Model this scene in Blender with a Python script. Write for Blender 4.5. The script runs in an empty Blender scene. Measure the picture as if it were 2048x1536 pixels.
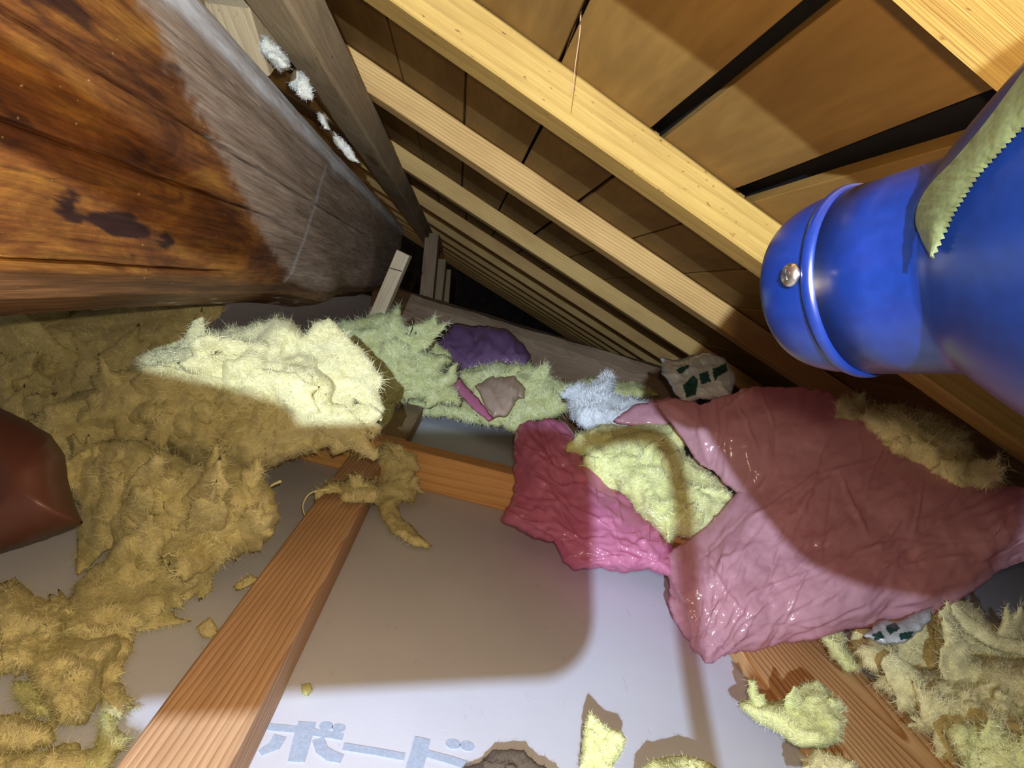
import bpy, bmesh, math, random
import numpy as np
from mathutils import Vector, Matrix
from mathutils.geometry import delaunay_2d_cdt

S = bpy.context.scene
COL = S.collection
random.seed(7)

# ------------------------------------------------------------------ camera
FPX = 1100.0                       # focal length in pixels of the 2048 x 1536 frame
H = 0.33                           # camera height above the ceiling boards (metres)
def nrm(v):
    v = np.array(v, float); return v / np.linalg.norm(v)
# world axes written in camera space (right, up, forward)
AY = nrm((-106, 188, 1100))                                  # along the roof timbers
AX = nrm((1, -.2, (106 + .2 * 188) / 1100))                  # across, level
AZ = np.cross(AY, AX); AZ = AZ if AZ[1] > 0 else -AZ         # up
AR = nrm((1, -.6, (106 + .6 * 188) / 1100))                  # down the roof slope
AN = np.cross(AY, AR); AN = AN if AN[1] > 0 else -AN         # roof normal
W = np.array([AX, AY, AZ])                                   # camera space -> world
CAMP = np.array([0, 0, H])
def cw(c): return W @ np.array(c, float) + CAMP              # camera-space point -> world
def ray(x, y): return np.array([(x - 1024) / FPX, (768 - y) / FPX, 1.0])
def at(x, y, d): return cw(ray(x, y) * d)                    # pixel at forward depth d
def fdep(x, y, z=0.0):                                       # forward depth where a pixel's ray meets height z
    return (z - H) / (ray(x, y) @ AZ)
def fdv(x, y, z):
    x, y = np.asarray(x, float), np.asarray(y, float)
    return (z - H) / ((x - 1024) / FPX * AZ[0] + (768 - y) / FPX * AZ[1] + AZ[2])
def onfloor(x, y, z=0.0): return at(x, y, fdep(x, y, z))
RV, NV = W @ AR, W @ AN                                      # roof slope and normal in world
def roofp(r, y, n): return RV * r + np.array([0, y, 0]) + NV * n + CAMP
def rdep(x, y, n):                                           # (r, y) where a pixel's ray meets roof height n
    d = ray(x, y); p = d * (n / (d @ AN)); return p @ AR, p @ AY

cam = bpy.data.cameras.new('camera'); camo = bpy.data.objects.new('camera', cam); COL.objects.link(camo)
right, up, fwd = W @ [1, 0, 0], W @ [0, 1, 0], W @ [0, 0, 1]
M = Matrix(((right[0], up[0], -fwd[0], CAMP[0]), (right[1], up[1], -fwd[1], CAMP[1]),
            (right[2], up[2], -fwd[2], CAMP[2]), (0, 0, 0, 1)))
camo.matrix_world = M
cam.sensor_width = 36.0; cam.sensor_fit = 'HORIZONTAL'; cam.lens = 36.0 * FPX / 2048
cam.clip_start = 0.002; cam.clip_end = 60
S.camera = camo

# ------------------------------------------------------------------ light
world = bpy.data.worlds.new('attic_dark'); S.world = world; world.use_nodes = True
bg = world.node_tree.nodes['Background']; bg.inputs[0].default_value = (1.0, .78, .58, 1); bg.inputs[1].default_value = 0.12
S.view_settings.view_transform = 'Standard'; S.view_settings.look = 'None'
S.view_settings.gamma = 1.0; S.view_settings.use_curve_mapping = False
S.view_settings.exposure = 0.0

LAMP = np.array([-.024, .042, -.276])          # headlamp of the photographer, behind the phone (camera space)
def lamp(name, kind, c, energy, color, size, aim=None, **kw):
    l = bpy.data.lights.new(name, kind); o = bpy.data.objects.new(name, l); COL.objects.link(o)
    p = cw(c); o.location = p
    l.energy = energy; l.color = color; l.shadow_soft_size = size
    for k, v in kw.items(): setattr(l, k, v)
    if aim is not None:
        o.rotation_euler = Vector(aim - p).to_track_quat('-Z', 'Y').to_euler()
    return o
lamp('headlamp_beam', 'SPOT', LAMP + [0, 0, .012], 66, (.66, .82, 1.0), .003, aim=at(1040, 600, 2.0), spot_size=math.radians(92), spot_blend=1.0)
lamp('headlamp_flood', 'POINT', LAMP + [0, 0, .012], 7.2, (.62, .78, 1.0), .003)
lamp('phone_flash', 'POINT', (.0082, .0135, -.002), 6.9, (1.0, .76, .48), .003)

# ------------------------------------------------------------------ noise
_rs = np.random.RandomState(3)
_perm = np.concatenate([_rs.permutation(512)] * 2)
_grad = _rs.normal(size=(512, 3)); _grad /= np.linalg.norm(_grad, axis=1)[:, None]
def perlin(p):
    p = np.asarray(p, float); i = np.floor(p).astype(int); f = p - i; i &= 255
    u = f * f * f * (f * (f * 6 - 15) + 10); out = 0
    for dx in (0, 1):
        for dy in (0, 1):
            for dz in (0, 1):
                h = _perm[(_perm[(_perm[(i[:, 0] + dx) & 511] + i[:, 1] + dy) & 511] + i[:, 2] + dz) & 511]
                g = _grad[h]; q = f - [dx, dy, dz]
                w = (u[:, 0] if dx else 1 - u[:, 0]) * (u[:, 1] if dy else 1 - u[:, 1]) * (u[:, 2] if dz else 1 - u[:, 2])
                out = out + w * (g * q).sum(1)
    return out
def fbm(p, oct=4, ridged=False):
    a, s, t = 1.0, 0.0, 0.0
    for k in range(oct):
        v = perlin(p * (2.03 ** k) + 17.3 * k)
        s = s + a * ((1 - 2.6 * np.abs(v)) if ridged else v * 1.5); t += a; a *= .52
    return s / t

# ------------------------------------------------------------------ mesh helpers
def tag(o, label=None, cat=None, group=None, kind=None):
    if label: o['label'] = label
    if cat: o['category'] = cat
    if group: o['group'] = group
    if kind: o['kind'] = kind
    return o
def mesh_obj(name, verts, faces, mat, parent=None, smooth=True, recentre=True):
    verts = np.asarray(verts, float)
    org = np.zeros(3)
    if recentre and parent is None:
        org = np.array([verts[:, 0].mean(), verts[:, 1].mean(), verts[:, 2].min()])
    if parent is not None: org = np.array(parent.get('_o', (0, 0, 0)), float)
    me = bpy.data.meshes.new(name)
    me.from_pydata((verts - org).tolist(), [], faces if isinstance(faces, list) else faces.tolist())
    me.update()
    if smooth: me.polygons.foreach_set('use_smooth', [True] * len(me.polygons))
    if mat: me.materials.append(mat)
    o = bpy.data.objects.new(name, me); COL.objects.link(o)
    if parent is None: o.location = org; ORG[o.name] = org
    else: o.parent = parent
    return o
ORG = {}
def child(name, verts, faces, mat, parent, smooth=True):
    """a part whose vertices are given in world space, parented to an unrotated thing"""
    org = ORG.get(parent.name, np.zeros(3))
    me = bpy.data.meshes.new(name); v = np.asarray(verts, float) - org
    me.from_pydata(v.tolist(), [], faces if isinstance(faces, list) else faces.tolist()); me.update()
    if smooth: me.polygons.foreach_set('use_smooth', [True] * len(me.polygons))
    me.materials.append(mat)
    o = bpy.data.objects.new(name, me); COL.objects.link(o); o.parent = parent
    ORG[o.name] = org
    return o
def empty(name, loc):
    o = bpy.data.objects.new(name, None); COL.objects.link(o); o.location = loc; o.empty_display_size = .02
    ORG[o.name] = np.array(loc, float); return o
def vnormals(v, f):
    f = np.asarray(f); n = np.zeros_like(v)
    fn = np.cross(v[f[:, 1]] - v[f[:, 0]], v[f[:, 2]] - v[f[:, 0]])
    for k in range(3): np.add.at(n, f[:, k], fn)
    return n / (np.linalg.norm(n, axis=1)[:, None] + 1e-12)
def frame(A, B, upv):
    x = nrm(np.array(B) - np.array(A)); z = np.array(upv, float); z = nrm(z - x * (z @ x)); y = np.cross(z, x)
    return x, y, z
def box_bm(bm, sx, sy, sz, c=(0, 0, 0), seg=1):
    r = bmesh.ops.create_cube(bm, size=1.0)
    bmesh.ops.transform(bm, matrix=Matrix.Translation(c) @ Matrix.Diagonal((sx, sy, sz, 1)), verts=r['verts'])
def beam(name, A, B, w, h, upv, mat, bevel=.002, wob=.0006, parent=None, cuts=40, seed=0):
    """a sawn timber from A to B; local X runs along the grain, so object coordinates follow it"""
    A, B = np.array(A, float), np.array(B, float); L = np.linalg.norm(B - A)
    x, y, z = frame(A, B, upv)
    nL = max(2, cuts); b = bevel
    sec = [(-w/2+b, -h/2), (w/2-b, -h/2), (w/2, -h/2+b), (w/2, h/2-b), (w/2-b, h/2), (-w/2+b, h/2), (-w/2, h/2-b), (-w/2, -h/2+b)]
    vs = []
    for i in range(nL + 1):
        for (a, c) in sec: vs.append((i / nL * L - L/2, a, c))
    vs = np.array(vs); q = vs * [6, 40, 40] + seed * 7.7
    vs[:, 1] += wob * fbm(q, 3); vs[:, 2] += wob * fbm(q + 31, 3)
    fs = []; k = len(sec)
    for i in range(nL):
        for j in range(k):
            fs.append((i*k+j, i*k+(j+1) % k, (i+1)*k+(j+1) % k, (i+1)*k+j))
    fs.append(tuple(range(k))[::-1]); fs.append(tuple(nL*k + j for j in range(k)))
    me = bpy.data.meshes.new(name); me.from_pydata(vs.tolist(), [], fs); me.update(); me.materials.append(mat)
    o = bpy.data.objects.new(name, me); COL.objects.link(o)
    c = (A + B) / 2
    Mx = Matrix(((x[0], y[0], z[0], c[0]), (x[1], y[1], z[1], c[1]), (x[2], y[2], z[2], c[2]), (0, 0, 0, 1)))
    if parent is not None:
        o.parent = parent; o.matrix_local = parent.matrix_world.inverted() @ Mx if parent.type != 'EMPTY' else Matrix.Translation(-Vector(ORG[parent.name])) @ Mx
    else: o.matrix_world = Mx
    return o
def tube(pts, rad, n=8):
    pts = np.array(pts, float); rad = np.broadcast_to(rad, len(pts)); vs, fs = [], []
    for i, p in enumerate(pts):
        t = nrm(pts[min(i+1, len(pts)-1)] - pts[max(i-1, 0)])
        a = nrm(np.cross(t, (0.31, .2, .93) if abs(t[2]) < .9 else (1, 0, 0))); b = np.cross(t, a)
        for k in range(n):
            an = 2 * math.pi * k / n; vs.append(p + rad[i] * (math.cos(an) * a + math.sin(an) * b))
    for i in range(len(pts) - 1):
        for k in range(n): fs.append((i*n+k, i*n+(k+1) % n, (i+1)*n+(k+1) % n, (i+1)*n+k))
    fs.append(tuple(range(n))[::-1]); fs.append(tuple((len(pts)-1)*n + k for k in range(n)))
    return vs, fs
def spline(pts, n):
    pts = np.array(pts, float); out = []
    P = np.vstack([2*pts[0]-pts[1], pts, 2*pts[-1]-pts[-2]]); m = len(pts) - 1
    for k in range(n):
        t = k / (n - 1) * m; i = min(int(t), m - 1); u = t - i; a, b, c, d = P[i:i+4]
        out.append(.5 * (2*b + (c-a)*u + (2*a-5*b+4*c-d)*u*u + (3*b-a-3*c+d)*u**3))
    return np.array(out)

# ------------------------------------------------------------------ materials
def newmat(name):
    m = bpy.data.materials.new(name); m.use_nodes = True
    t = m.node_tree; return m, t, t.nodes['Principled BSDF'], t.nodes['Material Output']
def nd(t, ty, **kw):
    n = t.nodes.new(ty)
    for k, v in kw.items():
        if k.startswith('i_'): n.inputs[int(k[2:])].default_value = v
        else: setattr(n, k, v)
    return n
def ramp(t, fac, stops):
    r = t.nodes.new('ShaderNodeValToRGB'); e = r.color_ramp.elements
    while len(e) < len(stops): e.new(.5)
    for q, (p, c) in zip(e, stops): q.position = p; q.color = (*c, 1)
    t.links.new(fac, r.inputs[0]); return r.outputs[0]
def mix(t, fac, a, b, mode='MIX'):
    m = t.nodes.new('ShaderNodeMix'); m.data_type = 'RGBA'; m.blend_type = mode
    for s, v in ((0, fac), (6, a), (7, b)):
        if isinstance(v, bpy.types.NodeSocket): t.links.new(v, m.inputs[s])
        else: m.inputs[s].default_value = v if s == 0 else (*v, 1)
    return m.outputs[2]
def mapped(t, coord='Object', scale=(1, 1, 1), loc=(0, 0, 0), rot=(0, 0, 0)):
    tc = t.nodes.new('ShaderNodeTexCoord'); mp = t.nodes.new('ShaderNodeMapping')
    mp.inputs['Scale'].default_value = scale; mp.inputs['Location'].default_value = loc; mp.inputs['Rotation'].default_value = rot
    t.links.new(tc.outputs[coord], mp.inputs[0]); return mp.outputs[0]
def noise(t, vec, scale=1, detail=5, rough=.55, dist=0):
    n = t.nodes.new('ShaderNodeTexNoise'); t.links.new(vec, n.inputs['Vector'])
    n.inputs['Scale'].default_value = scale; n.inputs['Detail'].default_value = detail
    n.inputs['Roughness'].default_value = rough; n.inputs['Distortion'].default_value = dist
    return n.outputs[0]
def bump(t, bsdf, h, strength=.3, dist=.002):
    b = t.nodes.new('ShaderNodeBump'); b.inputs['Strength'].default_value = strength; b.inputs['Distance'].default_value = dist
    t.links.new(h, b.inputs['Height']); t.links.new(b.outputs[0], bsdf.inputs['Normal'])
def wood(name, early, late, ring=60, pith=(0, .03, -.06), tilt=.03, contrast=.6, blotch=(1, 1, 1), rough=.75, knots=True, spots=None):
    m, t, p, out = newmat(name)
    vec = mapped(t, scale=(1, 1, 1), loc=pith, rot=(0, tilt, tilt * .7))
    # growth rings around a pith line running along the timber
    w = t.nodes.new('ShaderNodeTexWave'); w.wave_type = 'RINGS'; w.rings_direction = 'X'; w.wave_profile = 'SAW'
    nz = noise(t, mapped(t, scale=(3, 18, 18)), 1, 3)
    add = t.nodes.new('ShaderNodeVectorMath'); add.operation = 'MULTIPLY_ADD'
    comb = t.nodes.new('ShaderNodeCombineXYZ'); t.links.new(nz, comb.inputs[1]); t.links.new(nz, comb.inputs[2])
    t.links.new(comb.outputs[0], add.inputs[0]); add.inputs[1].default_value = (0, .012, .012); t.links.new(vec, add.inputs[2])
    t.links.new(add.outputs[0], w.inputs['Vector']); w.inputs['Scale'].default_value = ring
    w.inputs['Distortion'].default_value = 1.2; w.inputs['Detail'].default_value = 2; w.inputs['Detail Scale'].default_value = .3
    col = ramp(t, w.outputs[1], [(0, early), (.55, tuple(a * (1 - .35 * contrast) + b * .35 * contrast for a, b in zip(early, late))), (.88, tuple(a * (1 - contrast) + b * contrast for a, b in zip(early, late))), (1, early)])
    fine = noise(t, mapped(t, scale=(12, 700, 700)), 1, 3)
    col = mix(t, .35, col, ramp(t, fine, [(.3, (.45, .42, .4)), (.7, (1.0, 1.0, 1.0))]), 'MULTIPLY')
    bl = noise(t, mapped(t, scale=(4, 14, 14)), 1, 4)
    col = mix(t, .55, col, ramp(t, bl, [(.35, (.62, .55, .5)), (.6, (1, 1, 1))]), 'MULTIPLY')
    if knots:
        v = t.nodes.new('ShaderNodeTexVoronoi'); t.links.new(mapped(t, scale=(2.2, 9, 9), loc=(.3, .1, .2)), v.inputs['Vector'])
        v.inputs['Scale'].default_value = 1.0
        k = ramp(t, v.outputs['Distance'], [(.0, (.35, .2, .1)), (.10, (.5, .32, .2)), (.16, (1, 1, 1))])
        col = mix(t, .8, col, k, 'MULTIPLY')
    if spots:
        sp = noise(t, mapped(t, scale=(90, 260, 260)), 1, 2)
        col = mix(t, 1.0, col, ramp(t, sp, [(.68, (1, 1, 1)), (.74, spots)]), 'MULTIPLY')
    t.links.new(col, p.inputs['Base Color']); p.inputs['Roughness'].default_value = rough
    p.inputs['Specular IOR Level'].default_value = .25
    bump(t, p, fine, .35, .0012)
    return m
M_RAFT = wood('pine_yellow', (.50, .32, .085), (.31, .165, .033), ring=26, contrast=.45, spots=(.45, .35, .25))
M_RAFT2 = wood('cedar_pale', (.74, .48, .18), (.46, .23, .07), ring=60, contrast=.7)
M_RAFT3 = wood('cedar_tan', (.74, .49, .18), (.46, .26, .08), ring=45, contrast=.5)
M_JOIST = wood('cedar_joist', (.70, .47, .29), (.38, .18, .08), ring=66, pith=(0, .05, -.035), tilt=.05, contrast=.75)
M_JOIST2 = wood('fir_joist', (.70, .45, .21), (.36, .14, .035), ring=48, pith=(0, .055, -.03), tilt=.07, contrast=1.0, knots=False)
M_CROSS = wood('cedar_cross', (.80, .48, .20), (.52, .25, .08), ring=22, contrast=.45)
M_GREY = wood('old_grey_timber', (.47, .35, .20), (.29, .20, .10), ring=70, contrast=.5, spots=(.5, .5, .5), rough=.9)
M_DARK = wood('old_dark_timber', (.48, .34, .22), (.28, .18, .11), ring=50, contrast=.5, rough=.9)
M_BATTEN = wood('pale_batten', (.66, .52, .34), (.45, .3, .16), ring=50, contrast=.4)

def board_mat(name, a, b):
    m, t, p, out = newmat(name)
    oi = t.nodes.new('ShaderNodeObjectInfo')
    n1 = noise(t, mapped(t, scale=(2.5, 16, 16)), 1, 4, dist=.6)
    n2 = noise(t, mapped(t, scale=(22, 130, 130)), 1, 3)
    col = ramp(t, n1, [(.32, b), (.62, a)])
    col = mix(t, .4, col, ramp(t, n2, [(.35, (.7, .66, .62)), (.65, (1, 1, 1))]), 'MULTIPLY')
    col = mix(t, 1.0, col, ramp(t, oi.outputs['Random'], [(0, (.82, .8, .8)), (1, (1.1, 1.08, 1.02))]), 'MULTIPLY')
    t.links.new(col, p.inputs['Base Color']); p.inputs['Roughness'].default_value = .7
    p.inputs['Specular IOR Level'].default_value = .3
    bump(t, p, n2, .2, .001); return m
M_BOARD = board_mat('sheathing_plank', (.27, .15, .036), (.19, .10, .022))

def plain(name, col, rough=.6, spec=.4, nscale=60, var=.15, bumpd=0):
    m, t, p, out = newmat(name)
    n = noise(t, mapped(t), nscale, 4)
    c = ramp(t, n, [(.3, tuple(x * (1 - var) for x in col)), (.7, tuple(min(1, x * (1 + var)) for x in col))])
    t.links.new(c, p.inputs['Base Color']); p.inputs['Roughness'].default_value = rough; p.inputs['Specular IOR Level'].default_value = spec
    if bumpd: bump(t, p, n, .5, bumpd)
    return m
M_FELT = plain('roofing_felt', (.012, .010, .010), .95, .1)

def gypsum():
    m, t, p, out = newmat('gypsum_board')
    n1 = noise(t, mapped(t), 5, 5); n2 = noise(t, mapped(t, scale=(1, .35, 1)), 90, 4); n3 = noise(t, mapped(t), 420, 3)
    c = ramp(t, n1, [(.3, (.52, .54, .64)), (.7, (.60, .62, .73))])
    c = mix(t, 1.0, c, ramp(t, n2, [(.66, (1, 1, 1)), (.78, (.80, .76, .73))]), 'MULTIPLY')
    c = mix(t, 1.0, c, ramp(t, n3, [(.735, (1, 1, 1)), (.76, (.25, .2, .17))]), 'MULTIPLY')
    t.links.new(c, p.inputs['Base Color']); p.inputs['Roughness'].default_value = .62; p.inputs['Specular IOR Level'].default_value = .25
    bump(t, p, n3, .08, .001); return m
M_GYPS = gypsum()
M_PRINT = plain('blue_grey_print', (.36, .43, .58), .7, .2, 400, .12)

def woolmat(name, a, b, dark, transl=.25):
    m, t, p, out = newmat(name)
    n1 = noise(t, mapped(t), 16, 6, .65, 1.5)
    # matted fibres: streaks that wander
    wv = t.nodes.new('ShaderNodeTexNoise'); t.links.new(mapped(t), wv.inputs['Vector']); wv.inputs['Scale'].default_value = 24; wv.inputs['Detail'].default_value = 2
    ad = t.nodes.new('ShaderNodeVectorMath'); ad.operation = 'MULTIPLY_ADD'; t.links.new(wv.outputs['Color'], ad.inputs[0]); ad.inputs[1].default_value = (.05, .05, .05)
    t.links.new(mapped(t), ad.inputs[2]); mp = t.nodes.new('ShaderNodeMapping'); mp.inputs['Scale'].default_value = (160, 160, 700); mp.inputs['Rotation'].default_value = (.5, .4, 0)
    t.links.new(ad.outputs[0], mp.inputs[0]); n2 = noise(t, mp.outputs[0], 1, 4, .65, .5)
    n3 = noise(t, mapped(t), 75, 4, .6, 2)
    c = ramp(t, n1, [(.3, b), (.68, a)])
    c = mix(t, .6, c, ramp(t, n3, [(.22, dark), (.45, (1, 1, 1))]), 'MULTIPLY')
    c = mix(t, .5, c, ramp(t, n2, [(.3, (.66, .64, .58)), (.6, (1, 1, 1))]), 'MULTIPLY')
    t.links.new(c, p.inputs['Base Color']); p.inputs['Roughness'].default_value = 1.0; p.inputs['Specular IOR Level'].default_value = .05
    p.inputs['Sheen Weight'].default_value = .12; p.inputs['Sheen Roughness'].default_value = .6
    bump(t, p, n2, .7, .003)
    tr = t.nodes.new('ShaderNodeBsdfTranslucent'); t.links.new(c, tr.inputs[0])
    mx = t.nodes.new('ShaderNodeMixShader'); mx.inputs[0].default_value = transl
    t.links.new(p.outputs[0], mx.inputs[1]); t.links.new(tr.outputs[0], mx.inputs[2]); t.links.new(mx.outputs[0], out.inputs[0])
    return m
WOOL_Y = woolmat('glass_wool_yellow', (.90, .85, .50), (.80, .72, .34), (.58, .53, .30))
WOOL_G = woolmat('glass_wool_green', (.86, .88, .44), (.74, .76, .28), (.42, .43, .22))
WOOL_W = woolmat('glass_wool_white', (.80, .84, .88), (.62, .68, .74), (.5, .5, .55))
WOOL_C = woolmat('glass_wool_cream', (.80, .76, .62), (.62, .57, .44), (.3, .27, .22))
WOOL_D = woolmat('dark_brown_wool', (.17, .125, .085), (.10, .07, .05), (.5, .5, .5), .05)
def fibremat(name, c):
    m, t, p, out = newmat(name); p.inputs['Base Color'].default_value = (*c, 1); p.inputs['Roughness'].default_value = .7
    n = noise(t, mapped(t), 80, 2); t.links.new(ramp(t, n, [(.3, tuple(x * .8 for x in c)), (.7, c)]), p.inputs['Base Color']); return m
FIB_Y = fibremat('fibre_yellow', (.88, .84, .50)); FIB_G = fibremat('fibre_green', (.86, .88, .54)); FIB_W = fibremat('fibre_white', (.85, .88, .92))
FIB_D = fibremat('fibre_dark', (.09, .07, .055))
FIBOF = {WOOL_Y: FIB_Y, WOOL_G: FIB_G, WOOL_W: FIB_W, WOOL_C: FIB_W, WOOL_D: FIB_D}

def plastic(name, col, rough=.16, clear=.18, transl=.45, var=.2, bs=.5, coat=.6):
    m, t, p, out = newmat(name)
    n = noise(t, mapped(t), 9, 4); n2 = noise(t, mapped(t, scale=(1, 1, .45)), 70, 3, .5, 2.5)
    hs = None
    for (rot, sc) in (((.3, .5, .2), (9, 70, 70)), ((1.1, .2, .9), (8, 60, 60)), ((.2, 1.2, 1.9), (14, 120, 120))):
        q = noise(t, mapped(t, scale=sc, rot=rot), 1, 2, .5, .8)
        a_ = nd(t, 'ShaderNodeMath', operation='SUBTRACT'); t.links.new(q, a_.inputs[0]); a_.inputs[1].default_value = .5
        b_ = nd(t, 'ShaderNodeMath', operation='ABSOLUTE'); t.links.new(a_.outputs[0], b_.inputs[0])
        if hs is None: hs = b_.outputs[0]
        else:
            c_ = nd(t, 'ShaderNodeMath', operation='ADD'); t.links.new(hs, c_.inputs[0]); t.links.new(b_.outputs[0], c_.inputs[1]); hs = c_.outputs[0]
    c = ramp(t, n, [(.3, tuple(x * (1 - var) for x in col)), (.7, col)])
    at_ = t.nodes.new('ShaderNodeAttribute'); at_.attribute_name = 'ink'
    c = mix(t, at_.outputs['Fac'], c, (.02, .085, .075))
    t.links.new(c, p.inputs['Base Color']); p.inputs['Roughness'].default_value = rough; p.inputs['Specular IOR Level'].default_value = .6
    p.inputs['Coat Weight'].default_value = coat; p.inputs['Coat Roughness'].default_value = .14
    bump(t, p, hs, bs * .35, -.003)
    tr = t.nodes.new('ShaderNodeBsdfTranslucent'); t.links.new(c, tr.inputs[0])
    tp = t.nodes.new('ShaderNodeBsdfTransparent'); t.links.new(c, tp.inputs[0])
    m1 = t.nodes.new('ShaderNodeMixShader'); m1.inputs[0].default_value = transl
    t.links.new(p.outputs[0], m1.inputs[1]); t.links.new(tr.outputs[0], m1.inputs[2])
    m2 = t.nodes.new('ShaderNodeMixShader'); m2.inputs[0].default_value = clear
    t.links.new(m1.outputs[0], m2.inputs[1]); t.links.new(tp.outputs[0], m2.inputs[2]); t.links.new(m2.outputs[0], out.inputs[0])
    return m
PL_PINK = plastic('pink_film', (.94, .56, .66), clear=.34)
PL_HOT = plastic('hot_pink_film', (.92, .38, .60), clear=.32)
PL_PURP = plastic('purple_film', (.24, .13, .27), clear=.05, transl=.2)
PL_BEIGE = plastic('beige_film', (.88, .70, .57), clear=.25)
PL_WHITE = plastic('white_film', (.78, .83, .88), clear=.1)
PL_RED = plastic('dull_red_film', (.15, .055, .040), rough=.5, clear=.0, transl=.15, bs=.02, coat=.05)
M_GREENINK = plain('green_ink', (.03, .10, .085), .5, .4)
M_BLUE = None
def bluemat():
    m, t, p, out = newmat('blue_plastic')
    n = noise(t, mapped(t), 300, 3)
    t.links.new(ramp(t, n, [(.3, (.0009, .0054, .043)), (.7, (.0013, .0070, .055))]), p.inputs['Base Color'])
    p.inputs['Roughness'].default_value = .28; p.inputs['Specular IOR Level'].default_value = .5
    p.inputs['Subsurface Weight'].default_value = .0
    return m
M_BLUE = bluemat()
M_STEEL = plain('screw_steel', (.55, .55, .55), .25, .5); M_STEEL.node_tree.nodes['Principled BSDF'].inputs['Metallic'].default_value = 1
M_SLOT = plain('dark_slot', (.01, .01, .012), .5)
M_BLACK = plain('black_plastic', (.02, .02, .022), .4, .4)

# ------------------------------------------------------------------ inflated shapes from outlines
def densify(poly, step, jit, seed, freq=.05):
    P = np.array(poly, float); out = []
    for i in range(len(P)):
        a, b = P[i], P[(i+1) % len(P)]; n = max(1, int(np.linalg.norm(b-a) / step))
        for k in range(n): out.append(a + (b-a) * k / n)
    Q = np.array(out)
    if jit:
        s = np.c_[Q * freq, np.full(len(Q), seed * 3.7)]
        Q = Q + jit * np.c_[fbm(s, 4), fbm(s + 51.3, 4)] * 1.6
    return Q
def tri2d(Q, spacing, rs):
    lo, hi = Q.min(0), Q.max(0)
    gx = np.arange(lo[0], hi[0], spacing); gy = np.arange(lo[1], hi[1], spacing * .87)
    G = np.array([(x + (spacing/2 if j % 2 else 0), y) for j, y in enumerate(gy) for x in gx]) + rs.uniform(-.2, .2, (len(gx) * len(gy), 2)) * spacing
    A, B = Q, np.roll(Q, -1, 0)
    ins = np.zeros(len(G), bool); dist = np.full(len(G), 1e9)
    for a, b in zip(A, B):
        c = (a[1] > G[:, 1]) != (b[1] > G[:, 1])
        if abs(b[1] - a[1]) > 1e-12: ins ^= c & (G[:, 0] < (b[0]-a[0]) * (G[:, 1]-a[1]) / (b[1]-a[1]) + a[0])
        ab = b - a; tt = np.clip(((G - a) @ ab) / (ab @ ab + 1e-12), 0, 1)
        dist = np.minimum(dist, np.hypot(*(G - (a + tt[:, None] * ab)).T))
    G, dd = G[ins & (dist > spacing * .45)], dist[ins & (dist > spacing * .45)]
    V = [Vector(q) for q in np.vstack([Q, G])]
    v, e, f, ov, oe, of = delaunay_2d_cdt(V, [], [list(range(len(Q)))], 1, 1e-5)
    v = np.array([(q[0], q[1]) for q in v]); f = np.array([q for q in f if len(q) == 3])
    d = np.zeros(len(v)); bd = np.ones(len(v), bool)
    for i, o in enumerate(ov):
        mx = max(o) if o else -1
        if mx >= len(Q): d[i] = dd[mx - len(Q)]; bd[i] = False
    return v, f, d, bd
def flimit(v):
    R = np.c_[(v[:, 0] - 1024) / FPX, (768 - v[:, 1]) / FPX, np.ones(len(v))]; q = R @ AZ
    return np.where(q < -.01, (.003 - H) / np.minimum(q, -.01), 50.0)
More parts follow.
